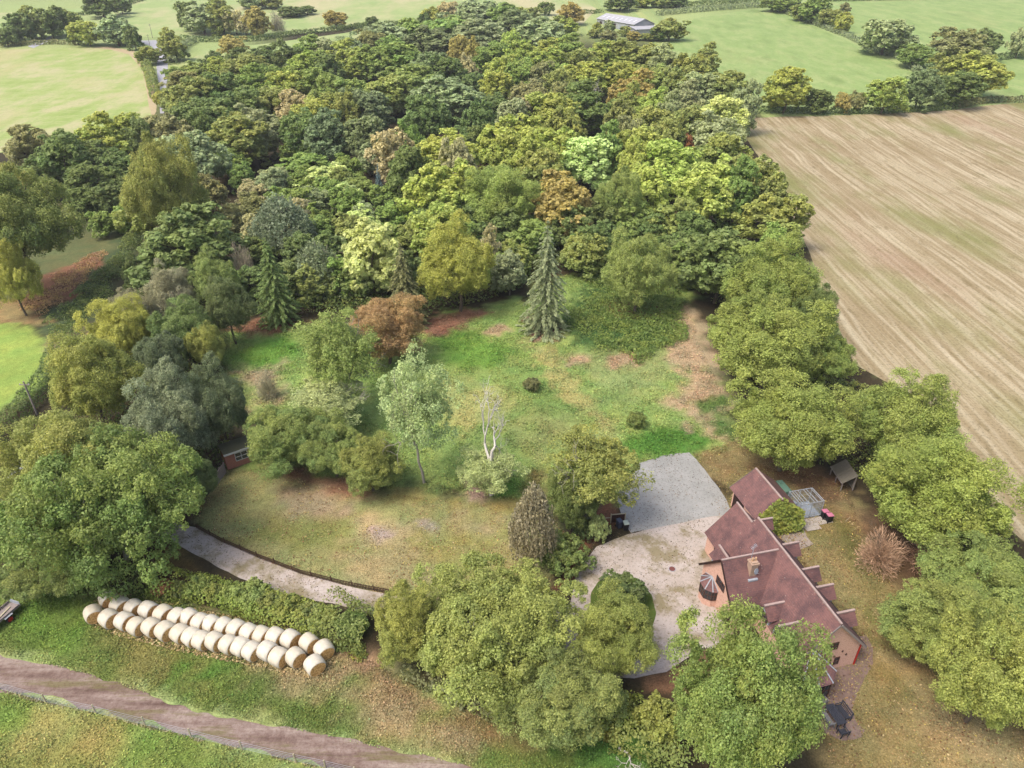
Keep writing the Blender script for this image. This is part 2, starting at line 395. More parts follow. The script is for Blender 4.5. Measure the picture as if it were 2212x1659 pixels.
# ------------------------------------------------------------------ laid surfaces and fields
def sheet(name, pts, z, mat, jit=0.0, step=.6, seed=0, kind='structure', world_pts=False):
    w = [Vector((*p, 0)) for p in (pts if world_pts else GP(pts))]
    out = []
    for i, a in enumerate(w):
        b = w[(i+1) % len(w)]; n = max(1, int((b-a).length / step))
        nr = Vector((-(b-a).y, (b-a).x, 0)).normalized()
        for k in range(n):
            p = a.lerp(b, k/n)
            if jit: p = p + nr * float((fbm(np.array([p.x]), np.array([p.y]), step*5, seed, 3)[0] - .5) * 2 * jit)
            out.append(p)
    bm = bmesh.new()
    vs = [bm.verts.new(p) for p in out]
    for t in tessellate_polygon([out]):
        try: bm.faces.new([vs[i] for i in t])
        except ValueError: pass
    ys = [p.y for p in out]
    if max(ys) > 175:
        for yc in list(range(180, 300, 12)) + [320, 400]:
            if min(ys) < yc < max(ys):
                bmesh.ops.bisect_plane(bm, geom=bm.verts[:]+bm.edges[:]+bm.faces[:], plane_co=(0,yc,0), plane_no=(0,1,0))
    for v in bm.verts: v.co.z = float(zt(v.co.y)) + z
    bmesh.ops.recalc_face_normals(bm, faces=bm.faces[:])
    if bm.faces and sum(f.normal.z for f in bm.faces) < 0: bmesh.ops.reverse_faces(bm, faces=bm.faces[:])
    me = bpy.data.meshes.new(name); bm.to_mesh(me); bm.free()
    return tag(mk(name, me, mat), kind=kind)

def gravel(name, a, b, leaf, amt, grass=None, gamt=0.0, sc=.35):
    m, nt, n, l, bs = newmat(name); v = objco(nt)
    c = mixc(nt, lin(a)*KG, lin(b)*KG, ramp(nt, noise(nt, sc, 4, .6, v), [(.35,0.0),(.65,1.0)]))
    c = mixc(nt, c, lin(a)*KG*.6, ramp(nt, noise(nt, 3.2, 4, .75, v), [(.50,0.0),(.66,.6)]))
    vo = nd(nt, 'ShaderNodeTexVoronoi'); vo.inputs['Scale'].default_value = 3.4; l.new(v, vo.inputs['Vector'])
    sp = ramp(nt, vo.outputs['Distance'], [(.12,1.0),(.24,0.0)])
    dens = ramp(nt, noise(nt, .22, 3, .6, v), [(.5-amt*.25,0.0),(.62,1.0)])
    c = mixc(nt, c, lin(leaf)*KG, math_(nt, 'MULTIPLY', sp, dens))
    if grass:
        g = ramp(nt, noise(nt, .28, 5, .7, objco(nt, (1,1,1), .7)), [(.60-gamt*.2,0.0),(.72-gamt*.2,.75)])
        c = mixc(nt, c, lin(grass)*KG, g)
    l.new(c, bs.inputs['Base Color']); setp(bs, .92, .15); bump(nt, bs, noise(nt, 9, 3, .7, v), .03, .7); return m
M['drive'] = gravel('drive', (204,190,178), (220,207,198), (112,98,66), .55, (142,130,84), .55)
M['lane'] = gravel('lane', (182,170,160), (204,192,184), (120,108,86), .8)
M['yard'] = gravel('yard', (172,172,168), (190,189,185), (96,84,66), .5)
M['path'] = gravel('path', (176,160,148), (194,180,170), (120,104,78), .8)
M['patio'] = gravel('patio', (146,122,114), (164,140,130), (182,160,130), .9)
M['road'] = gravel('road', (186,186,194), (206,206,212), (170,170,172), .2)
def track_mat():
    m, nt, n, l, bs = newmat('track'); a = math.atan2(-.24, .97)
    v = objco(nt); s = objco(nt, (.12, .9, 1), -a)
    f = math_(nt, 'MULTIPLY_ADD', noise(nt, 1.0, 3, .5, s), .6, math_(nt, 'MULTIPLY', noise(nt, 1.8, 5, .7, v), .4))
    c = ramp(nt, f, [(.34, lin((108,86,78))*KG), (.45, lin((146,124,114))*KG), (.54, lin((168,148,138))*KG), (.68, lin((198,182,168))*KG)])
    g = ramp(nt, noise(nt, .7, 5, .7, objco(nt, (.15, .9, 1), -a)), [(.52,0.0),(.62,.75)])
    c = mixc(nt, c, lin((128,120,76))*KG, g)
    c = mixc(nt, c, lin((110,76,66))*KG, ramp(nt, noise(nt, 5, 4, .7, v), [(.5,0.0),(.7,.6)]))
    l.new(c, bs.inputs['Base Color']); setp(bs, .9, .2); bump(nt, bs, noise(nt, 1.6, 5, .7, s), .15, .8); return m
M['track'] = track_mat()
def field_mat(name, stops, rz, across, along=.02, spots=None, dark=.75, fine=3.5, lines=None):
    """mown or cropped field: rows run along one direction"""
    m, nt, n, l, bs = newmat(name); s = objco(nt, (across, along, 1), rz); v = objco(nt)
    f = math_(nt, 'MULTIPLY_ADD', noise(nt, 1.0, 4, .62, s), .72, math_(nt, 'MULTIPLY', noise(nt, .05, 3, .6, v), .28))
    c = ramp(nt, f, [(p, desat(lin(x),.06)*KG) for p, x in stops])
    if lines:
        f_, cc_, st_ = lines; sx = nd(nt, 'ShaderNodeSeparateXYZ'); l.new(objco(nt, (1,1,1), rz), sx.inputs[0])
        wob = math_(nt, 'MULTIPLY', noise(nt, .03, 2, .5, v), 5.0)
        w_ = math_(nt, 'FRACT', math_(nt, 'MULTIPLY', math_(nt, 'ADD', sx.outputs[0], wob), f_))
        pr = ramp(nt, noise(nt, .25, 3, .6, objco(nt, (1.0,.08,1), rz)), [(.40,.15),(.58,1.0)])
        c = mixc(nt, c, lin(cc_)*KG, math_(nt, 'MULTIPLY', ramp(nt, w_, [(.0,0.0),(.12,st_),(.24,0.0),(.30,0.0),(.38,st_*.8),(.48,0.0)]), pr))
    for (sc, lo, hi, cc, st) in (spots or []):
        c = mixc(nt, c, lin(cc)*KG, ramp(nt, noise(nt, sc, 4, .62, objco(nt, (1.0, .32, 1), rz)), [(lo,0.0),(hi,st)]))
    c = mixc(nt, c, mixc(nt, c, (0,0,0), 1-dark), ramp(nt, noise(nt, fine, 4, .7, v), [(.5,0.0),(.66,1.0)]))
    l.new(c, bs.inputs['Base Color']); setp(bs, .95, .1); bump(nt, bs, noise(nt, fine, 3, .7, v), .08, .7); return m
M['stubble'] = field_mat('stubble', [(.32,(158,140,98)),(.44,(178,158,120)),(.51,(188,170,132)),(.57,(210,194,158)),(.66,(178,160,120))], R_(3), .85, .008,
    spots=[(.05,.48,.66,(146,150,88),.8),(.03,.57,.70,(184,150,126),.5),(.6,.55,.7,(140,124,86),.55)], dark=.62, fine=2.2, lines=(.17,(226,212,180),.75))
M['hay'] = field_mat('hay', [(.3,(158,182,92)),(.46,(176,194,112)),(.6,(206,200,150)),(.72,(180,196,116))], R_(80), .12, .012, spots=[(.03,.5,.64,(202,194,142),.7)], dark=.85, fine=.9, lines=(.12,(206,204,150),.6))
M['pasture'] = field_mat('pasture', [(.3,(146,172,98)),(.48,(160,186,108)),(.62,(178,194,122)),(.75,(150,176,100))], R_(-35), .14, .03, spots=[(.12,.55,.7,(128,150,88),.5),(.02,.55,.7,(190,190,130),.5)], dark=.8, fine=.8)
M['pasture_far'] = field_mat('pasture_far', [(.3,(160,184,110)),(.5,(174,194,122)),(.65,(196,200,140)),(.8,(182,196,126))], R_(70), .06, .012, spots=[(.018,.5,.64,(214,202,160),.8)], dark=.88, fine=.5)

sheet('stubble_field', [(1603,256),(1700,252),(1900,246),(2060,238),(2130,228),(2212,222),(2700,205),(2900,1500),(2300,1240),(2175,1130),(2050,920),(1960,850),(1850,790),(1800,690),(1765,600),(1735,520),(1700,440),(1650,360),(1612,300)], .012, M['stubble'], .8, 2, 3)
sheet('hay_field', [(-900,110),(0,108),(120,103),(235,102),(285,112),(312,140),(325,180),(336,240),(300,285),(0,330),(-900,420)], .02, M['hay'], .5, 3, 4)
sheet('pasture', [(1440,96),(1500,40),(1640,18),(1700,32),(1810,80),(1880,110),(1990,165),(1960,190),(1880,225),(1640,238),(1600,250),(1540,200),(1490,150)], .02, M['pasture'], .5, 4, 5)
sheet('pasture', [(1700,8),(1800,2),(2212,-2),(2600,-8),(2800,120),(2800,215),(2212,222),(2130,215),(2000,160),(1830,75),(1760,30)], .024, M['pasture'], .5, 5, 6)
sheet('pasture', [(392,150),(440,105),(560,96),(740,72),(800,62),(860,50),(830,80),(700,110),(480,130),(400,170)], .02, M['pasture_far'], .5, 4, 7)
sheet('hay_field', [(-600,30),(0,28),(170,18),(290,-12),(420,-20),(640,-22),(900,-12),(1240,-12),(1290,20),(1250,60),(1000,55),(760,62),(590,78),(400,82),(300,80),(150,95),(0,95),(-600,100)], .016, M['pasture_far'], .5, 6, 8)
M['margin'] = plain('field_margin', (204,186,150), .95, .2, .4, .1, fine=1.5)
sheet('field_margin', [(200,101),(240,101),(288,110),(316,140),(329,180),(340,240),(326,262),(322,225),(314,180),(302,145),(280,118),(235,107)], .03, M['margin'], .8, 2.5, 21)
LANE_UP = [(425,1141),(480,1171),(560,1206),(650,1240),(740,1263),(800,1275),(870,1287)]
sheet('drive', [(330,1150),(375,1130)] + LANE_UP + [(960,1305),(1100,1330),(1230,1310),(1245,1238),(1290,1182),(1355,1152),(1420,1136),(1500,1112),(1590,1100),(1600,1160),(1580,1400),(1520,1400),(1440,1452),(1370,1468),(1280,1462),(1150,1440),(1000,1400),(840,1340),(790,1326),(700,1302),(600,1279),(520,1247),(430,1201),(375,1176)], .012, M['drive'], .35, .8, 11)
sheet('gravel_yard', [(1330,1072),(1352,1040),(1378,1000),(1430,985),(1490,977),(1530,1025),(1572,1082),(1585,1110),(1500,1122),(1410,1142),(1362,1152),(1345,1130)], .018, M['yard'], .22, .5, 12)
M['islgrass'] = plain('island_grass', (96,114,52), .95, .35, 1.5, .1)
sheet('drive_island', ISL, .03, M['islgrass'], .3, .6, 13)
sheet('track', [(-400,1330),(0,1412),(160,1450),(300,1490),(420,1530),(560,1560),(700,1590),(850,1622),(1000,1650),(1060,1665),(1500,1800),(1000,1800),(720,1662),(620,1639),(500,1612),(380,1578),(240,1543),(110,1508),(0,1487),(-400,1390)], .012, M['track'], .55, .45, 14)
sheet('road', [(296,88),(347,86.5),(349,105),(363,133),(362,167),(358,200),(354,245),(346,245),(343,187),(338,147),(340,118),(328,100),(305,93)], .03, M['road'], .15, 3, 15)
sheet('road', [(60,100),(75,94),(95,84),(108,78),(112,80),(106,90),(88,97),(72,104)], .03, M['road'], .2, 3, 16)
sheet('lane', [(128,905),(108,925),(84,950),(40,1000),(0,1050),(-80,1150),(-40,1160),(40,1080),(90,1000),(118,955),(142,915)], .02, M['road'], .2, .8, 17)
sheet('path', [T(2,2,*p) for p in ((640,930),(700,900),(800,880),(850,905),(790,935),(810,985),(850,1040),(700,1085),(640,1060))], .016, M['path'], .2, .5, 18)
sheet('patio', [(1760,1480),(1745,1440),(1800,1380),(1872,1372),(1886,1400),(1884,1430),(1866,1465),(1845,1500),(1838,1530),(1848,1560),(1868,1578),(1862,1592),(1830,1598),(1815,1602),(1780,1585),(1750,1540)], .02, M['patio'], .25, .5, 19)
# ------------------------------------------------------------------ plants: leaf clouds and limb skeletons
def unit(v): return v / (np.linalg.norm(v, axis=-1, keepdims=True) + 1e-9)
def cards(pos, nrm, size, rng, elong=1.5, along=None):
    n = len(pos)
    a = unit(np.cross(nrm, rng.normal(size=(n,3)))) if along is None else unit(along)
    b = unit(np.cross(nrm, a))
    s = (size * rng.uniform(.45, 1.5, n))[:, None] * .5
    nn = unit(nrm) * s * .35
    V = np.stack([pos + a*s*elong, pos + b*s + nn, pos - a*s*elong, pos - b*s + nn], 1)
    return V.reshape(-1,3), np.arange(4*n).reshape(-1,4)
def rdir(rng, n): return unit(rng.normal(size=(n,3)))
def crown_broad(seed, R, H, cb, nb, nsub, nl, leaf, squash=1.72, rough=.28, top=0.0):
    """clumps of sprays of leaves on a lumpy dome; crown from cb*H to H"""
    rng = np.random.default_rng(seed); c = H*(1-cb)/2; ctr = np.array([0,0,H-c])
    i = np.arange(nb) + .5
    z = 1 - squash*i/nb; ph = i*2.39996 + rng.uniform(0,6.28)
    d = np.stack([np.sqrt(np.maximum(0,1-z*z))*np.cos(ph), np.sqrt(np.maximum(0,1-z*z))*np.sin(ph), z], 1)
    d = unit(d + rng.normal(size=d.shape)*.16)
    rad = rng.uniform(1-rough, 1.0, nb)
    k1,k2,k3 = rng.uniform(0,6.28,3)
    rad = rad*(1 + .13*np.sin(3*d[:,0]+k1+2*d[:,1]) + .11*np.sin(4*d[:,1]+k2-2*d[:,2]) + .08*np.sin(5*d[:,2]+k3+3*d[:,0]))
    rb = R * rng.uniform(.15,.31,nb) * (60/nb)**.33
    ext = np.array([R, R, c])
    taper = 1 - top*np.clip(d[:,2],0,1)
    P0 = ctr + d*ext*(rad*1.0)[:,None]*np.stack([taper,taper,np.ones(nb)],1) - d*rb[:,None]*.75
    inner = rng.random(nb) < .12
    P0[inner] = ctr + (P0[inner]-ctr)*.55
    tb = np.clip(rng.beta(1.6,1.8,nb) + .25*d[:,2], 0, 1)
    vb = rng.uniform(-.13,.13,nb)
    # sprays
    k = nb*nsub; B = np.repeat(np.arange(nb), nsub)
    sd_ = unit(rng.normal(size=(k,3)) + d[B]*.75 + np.array([0,0,.35]))
    rs = rb[B]*rng.uniform(.32,.50,k)
    P1 = P0[B] + sd_*(rb[B]*rng.uniform(.62,1.02,k))[:,None]
    vs = rng.uniform(-.16,.16,k)
    # leaves
    m = k*nl; S = np.repeat(np.arange(k), nl)
    ld = unit(rng.normal(size=(m,3)) + sd_[S]*.7 + np.array([0,0,.25]))
    pos = P1[S] + ld*(rs[S]*rng.uniform(.45,1.08,m))[:,None]
    nrm = unit(ld*.8 + rng.normal(size=(m,3))*.45 + np.array([0,0,.35]))
    V, F = cards(pos, nrm, leaf, rng)
    v = np.clip(.5 + vb[B[S]] + vs[S] + rng.normal(0,.20,m), 0, 1)
    t = np.clip(tb[B[S]] + rng.normal(0,.18,m), 0, 1)
    return V, F, t, v
def crown_weep(seed, R, H, cb, n, per, leaf):
    rng = np.random.default_rng(seed); c = H*(1-cb)/2; ctr = np.array([0,0,H-c])
    d = rdir(rng, n); d[:,2] = np.abs(d[:,2])*1.3 - .45; d = unit(d)
    shp = 1-.45*np.clip(d[:,2],0,1)
    p = ctr + d*np.array([R,R,c])*(rng.uniform(.6,1,n))[:,None]*np.stack([shp,shp,np.ones(n)],1)
    L = rng.uniform(.10,.22,n)*H; S = np.repeat(np.arange(n),per)
    f = np.tile(np.linspace(0,1,per),n)
    pos = p[S] + np.stack([d[S,0]*.25*f, d[S,1]*.25*f, -f*L[S]],1) + rng.normal(0,.10,(n*per,3))
    pos[:,2] = np.maximum(pos[:,2], .3)
    nrm = unit(d[S] + rng.normal(size=pos.shape)*.7)
    V,F = cards(pos, nrm, leaf, rng, 2.0, along=np.array([0,0,1.])+rng.normal(size=pos.shape)*.35)
    return V,F,np.clip(rng.beta(2,2,n)[S]+rng.normal(0,.15,n*per),0,1),np.clip(.5+rng.uniform(-.2,.2,n)[S]+rng.normal(0,.15,n*per),0,1)
def crown_conifer(seed, R, H, cb, whorls, per, leaf, droop=.35, thin=0.0):
    rng = np.random.default_rng(seed); pos=[]; al=[]; vv=[]
    for w in range(whorls):
        f = w/(whorls-1); z = H*(cb + (1-cb)*f**.9); L = R*(1-f)**.85*(1 if f>.08 else .8)+.12
        nb_ = int(11-5*f)
        for b in range(nb_):
            if rng.random() < thin: continue
            a = 6.283*(b+rng.uniform(-.3,.3))/nb_ + w*1.1; l_ = L*rng.uniform(.7,1.12)
            n = max(6,int(per*(l_/R)**1.1)); s = rng.random(n)**.7*l_
            wdt = .10 + .16*(1-s/l_)*l_
            side = rng.uniform(-1,1,n)*wdt
            zz = z - droop*s - .06*s*s/R*2 + rng.uniform(-.35,.05,n)*(.25+.1*s)
            pos.append(np.stack([np.cos(a)*s-np.sin(a)*side, np.sin(a)*s+np.cos(a)*side, zz],1))
            al.append(np.tile([np.cos(a),np.sin(a),-.5],(n,1)) + rng.normal(size=(n,3))*.35)
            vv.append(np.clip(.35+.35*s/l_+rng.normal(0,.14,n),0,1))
    pos=np.concatenate(pos); al=np.concatenate(al); vv=np.concatenate(vv)
    pos[:,2]=np.maximum(pos[:,2],.15)
    V,F = cards(pos, unit(np.array([0,0,1.])+rng.normal(size=pos.shape)*.55), leaf, rng, 2.2, along=al)
    return V,F,rng.beta(2,2,len(pos)),vv
def crown_twig(seed, R, H, cb, n, length, width):
    rng = np.random.default_rng(seed); d = rdir(rng,n); d[:,2]=np.abs(d[:,2])*1.2-.15; d=unit(d)
    o = np.array([0,0,H*cb]); r = rng.uniform(.25,.95,n)
    lob = .8+.2*np.sin(d[:,0]*5+seed)*np.cos(d[:,1]*4)
    p = o + d*np.array([R,R,H*(1-cb)])*(r*lob)[:,None]
    p[:,2]=np.maximum(p[:,2],.1)
    al = unit(d*1.0 + rng.normal(size=(n,3))*.35 + np.array([0,0,.25]))
    V,F = cards(p, unit(rng.normal(size=(n,3))), np.full(n,width), rng, length/width, along=al)
    return V,F,rng.beta(2,2,n),np.clip(.5+rng.normal(0,.2,n),0,1)
def tubes(segs, sides=5):
    Vs=[];Fs=[];o=0
    ang=np.arange(sides)*2*math.pi/sides
    for a,b,r0,r1 in segs:
        a=np.asarray(a,float); b=np.asarray(b,float); d=b-a; L=np.linalg.norm(d)
        if L<1e-6: continue
        d/=L; u=np.cross(d,[0,0,1.] if abs(d[2])<.9 else [1.,0,0]); u/=np.linalg.norm(u); w=np.cross(d,u)
        ring=np.cos(ang)[:,None]*u+np.sin(ang)[:,None]*w
        Vs += [a+ring*r0, b+ring*r1]
        Fs += [(o+i,o+(i+1)%sides,o+sides+(i+1)%sides,o+sides+i) for i in range(sides)]
        o += 2*sides
    return np.concatenate(Vs), np.array(Fs)
def skeleton(seed, H, R, depth, trunk=.35, r=.22, split=(2,3), spread=.75, wig=.18, bend=0.0):
    """limbs that fork inside a crown of height H and radius R"""
    rng=np.random.default_rng(seed); segs=[]; tips=[]
    def grow(p,d,L,r,k):
        n=3; q=p
        for i in range(n):
            d2=unit(d+rng.normal(size=3)*wig); q2=q+d2*L/n
            segs.append((q,q2,r*(1-.28*i/n),r*(1-.28*(i+1)/n))); q=q2; d=unit(d*.6+d2*.4)
        if k==0: tips.append((q,d)); return
        for j in range(rng.integers(split[0],split[1]+1)):
            nd_=unit(d+rdir(rng,1)[0]*spread+np.array([0,0,.12]))
            grow(q,nd_,L*rng.uniform(.62,.86),r*rng.uniform(.5,.68),k-1)
        if k<=2: tips.append((q,d))
    grow(np.array([0,0,-.1]),unit(np.array([bend,0,1.])),H*trunk,r,depth)
    pts=np.array([t[0] for t in tips]); hz=max(pts[:,2].max(),.1); hr=max(np.percentile(np.hypot(pts[:,0],pts[:,1]),92),.1)
    sz=H*.97/hz; sr=R*.92/hr
    f=lambda p: np.array([p[0]*sr,p[1]*sr,max(p[2],-.2)*sz if p[2]>0 else p[2]])
    return [(f(a),f(b),r0,r1) for a,b,r0,r1 in segs],[(f(p),d) for p,d in tips]
def leaves_at(seed, tips, n, rad, leaf, up=.3, elong=1.5):
    rng=np.random.default_rng(seed); k=len(tips); c=np.array([t[0] for t in tips])
    sub=5; S0=np.repeat(np.arange(k),sub); P1=c[S0]+rdir(rng,k*sub)*(rad*rng.uniform(.3,1,k*sub))[:,None]*np.array([1,1,.7])
    S=np.repeat(np.arange(k*sub),max(1,n//sub)); m=len(S); ld=rdir(rng,m)
    pos=P1[S]+ld*(rad*.42*rng.uniform(.3,1,m))[:,None]*np.array([1,1,.7])
    V,F=cards(pos,unit(ld*.5+rng.normal(size=(m,3))*.5+np.array([0,0,up*1.6])),leaf,rng,elong)
    vb=rng.uniform(-.15,.15,k*sub); tb=rng.beta(1.6,1.8,k)
    return V,F,np.clip(tb[S0[S]]+rng.normal(0,.15,m),0,1),np.clip(.5+vb[S]+rng.normal(0,.14,m),0,1)
def cmesh(name, data, mat):
    V,F,t,v=data; me=npmesh(name,V,F,{'t':t,'v':v}); me.materials.append(M[mat]); return me
def bmesh_(name, segs, mat, sides=5):
    V,F=tubes(segs,sides); me=npmesh(name,V,F,smooth=True); me.materials.append(M[mat]); return me

LIB = {}     # kind -> list of (R0, H0, [(part name, mesh)])
def lib(kind, R, H, parts): LIB.setdefault(kind, []).append((R, H, parts))
for s in range(3):      # close broadleaf trees
    sg,tp=skeleton(10+s,11,4.4,3,.32,.26); sg=[x for x in sg]
    lib('oak',6,13,[('trunk',bmesh_('trunk',sg,'bark')),('crown',cmesh('crown',crown_broad(100+s,6,13,.10,80,26,62,.105,rough=.42),'leaf'))])
for s in range(6):      # wood trees further off
    sg,tp=skeleton(30+s,10,3.6,2,.35,.24)
    lib('wood',5,13,[('trunk',bmesh_('trunk',sg,'bark')),('crown',cmesh('crown',crown_broad(200+s,5,13,.02,66,11,26,.31,squash=1.85,rough=.36,top=.15),'leaf'))])
for s in range(4):      # hedgerow trees in the distance
    sg,tp=skeleton(50+s,9,3.0,2,.38,.3)
    lib('far',5,11,[('trunk',bmesh_('trunk',sg,'bark')),('crown',cmesh('crown',crown_broad(250+s,5,11,.02,50,8,16,.55,squash=1.9,rough=.40),'leaf'))])
for s in range(3):      # ash: open crown, pale limbs showing
    sg,tp=skeleton(70+s,16.3,6.0,5,.26,.24,(2,3),.8,.16)
    lib('ash',6.2,16.5,[('trunk',bmesh_('trunk',sg,'bark_pale',4)),('crown',cmesh('crown',crown_broad(300+s,6.2,16.5,.27,90,17,22,.15,squash=1.85,rough=.55),'leaf'))])
for s in range(2):
    sg,tp=skeleton(80+s,13,2.6,3,.5,.14)
    lib('birch',3,13,[('trunk',bmesh_('trunk',sg,'bark_pale')),('crown',cmesh('crown',crown_weep(320+s,3,13,.06,700,16,.17),'leaf'))])
for s in range(2):
    sg=[((0,0,-.1),(0,0,8),.24,.14),((0,0,8),(0,0,15.5),.14,.03)]
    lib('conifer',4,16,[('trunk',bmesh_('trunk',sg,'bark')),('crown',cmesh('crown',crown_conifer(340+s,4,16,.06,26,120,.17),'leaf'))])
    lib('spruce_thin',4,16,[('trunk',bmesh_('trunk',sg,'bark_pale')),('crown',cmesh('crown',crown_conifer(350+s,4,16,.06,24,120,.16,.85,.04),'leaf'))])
for s in range(4):
    sg,tp=skeleton(90+s,2.6,1.6,2,.2,.06)
    lib('bush',2.2,3.2,[('trunk',bmesh_('trunk',sg,'bark')),('crown',cmesh('crown',crown_broad(360+s,2.2,3.2,.0,40,10,30,.125,rough=.38),'leaf'))])
for s in range(2):
    sg,tp=skeleton(120+s,4.2,2.4,4,.2,.07,(2,4),.9)
    lib('twiggy',2.6,4.6,[('trunk',bmesh_('trunk',sg,'bark',4)),('crown',cmesh('crown',crown_twig(380+s,2.6,4.6,.12,5200,.42,.035),'twig'))])
sg,tp=skeleton(144,14,3.4,6,.34,.31,(2,3),1.0,.24,.10)
lib('dead',3.4,14,[('trunk',bmesh_('trunk',sg,'dead_wood',4))])
for s in range(1):      # very broad crown
    sg,tp=skeleton(160+s,13,8.5,4,.22,.42,(2,3),.95)
    lib('big',11,15,[('trunk',bmesh_('trunk',sg,'bark_pale')),('crown',cmesh('crown',crown_broad(400+s,11,15,.08,170,20,46,.17,rough=.55),'leaf'))])

PAL = {'dk':((104,126,72),.12,'dark green'),'green':((124,150,78),.18,'mid green'),'blue':((122,138,98),.05,'blue-green'),'grey':((148,162,120),.10,'grey-green'),
 'yg':((148,168,82),.32,'yellow-green'),'lime':((160,180,92),.22,'bright lime green'),'olive':((134,150,84),.32,'olive green'),'gold':((154,168,82),.35,'golden olive'),
 'yellow':((192,198,84),.2,'yellow'),'orange':((164,154,94),.3,'orange-tinged'),'brown':((136,140,98),.25,'brown'),'red':((160,100,74),.2,'rust red'),
 'beige':((178,172,138),.2,'pale beige'),'pale':((184,202,132),.2,'pale green'),'white':((200,200,190),0,'bare white'),'bsp':((126,158,160),0,'blue'),
 'lgreen':((138,164,84),.28,'light green'),'ylime':((162,180,84),.3,'yellow-lime'),'rust':((186,158,102),.3,'orange-brown'),'rustshrub':((188,150,118),.3,'brown')}
rr = random.Random(5)
TREES = []     # every plant placed: dict used for the labels
def plant(kind, colr, base, R, H, label=None, cat='tree', name=None, group=None, rz=None, zone=None, var=None):
    k = LIB[kind]; R0,H0,parts = k[var % len(k) if var is not None else rr.randrange(len(k))]
    nm = name or {'oak':'broadleaf_tree','wood':'broadleaf_tree','far':'broadleaf_tree','big':'broadleaf_tree','ash':'ash_tree','birch':'birch_tree','conifer':'conifer_tree','spruce_thin':'conifer_tree','bush':'shrub','twiggy':'shrub','dead':'dead_tree'}[kind]
    e = empty(nm, tuple(base), rr.uniform(0,6.28) if rz is None else rz); e.scale = (R/R0, R/R0, H/H0)
    c,a,ph = PAL[colr]; j = [rr.uniform(.9,1.12) for _ in range(3)]; g = rr.uniform(.9,1.1)
    cc = desat(lin(c),.10)*KL*g*(np.array([1.50,1.48,1.28]) if kind in ('wood','far') else 1.0)*np.array([1+(j[0]-1)*.6, 1+(j[1]-1)*.25, 1+(j[2]-1)*.6])
    for pn, me in parts:
        o = mk(pn, me, None, e)
        if pn == 'crown': o.color = (*np.clip(cc,0,1), min(1,a*rr.uniform(.7,1.3)))
    d = dict(o=e, label=label, cat=cat, col=ph, px=P(base), group=group, zone=zone, nm=nm, kind=kind, h=H); TREES.append(d)
    if label: tag(e, label, cat, group)
    return e
def place(spec, zone=None, **kw):
    """'tile x top width colour [kind] [h=|b=]' measured on the photo"""
    f = spec.split(); c,r = int(f[0][0]),int(f[0][1]); x,y,w = map(float,f[1:4]); colr=f[4]; kind=None; h=None; b=None; cb=.12
    for t in f[5:]:
        if t[:2]=='h=': h=float(t[2:])
        elif t[:2]=='b=': b=T(c,r,0,float(t[2:]))[1]
        else: kind=t
    tx,ty=T(c,r,x,y); w*={'wood':1.46,'scrub':1.35,'far':1.15}.get(zone,1.06)/3.0
    base,R,h,zc = solve_b(tx,ty,w,b,cb) if b else solve_h(tx,ty,w,h or (16 if zone=='wood' else 15),cb)
    kind = kind or ('oak' if zc<(150 if zone=='wood' else 122) else 'wood' if zc<330 else 'far')
    return plant(kind, colr, base, R, h, zone=zone, **kw)
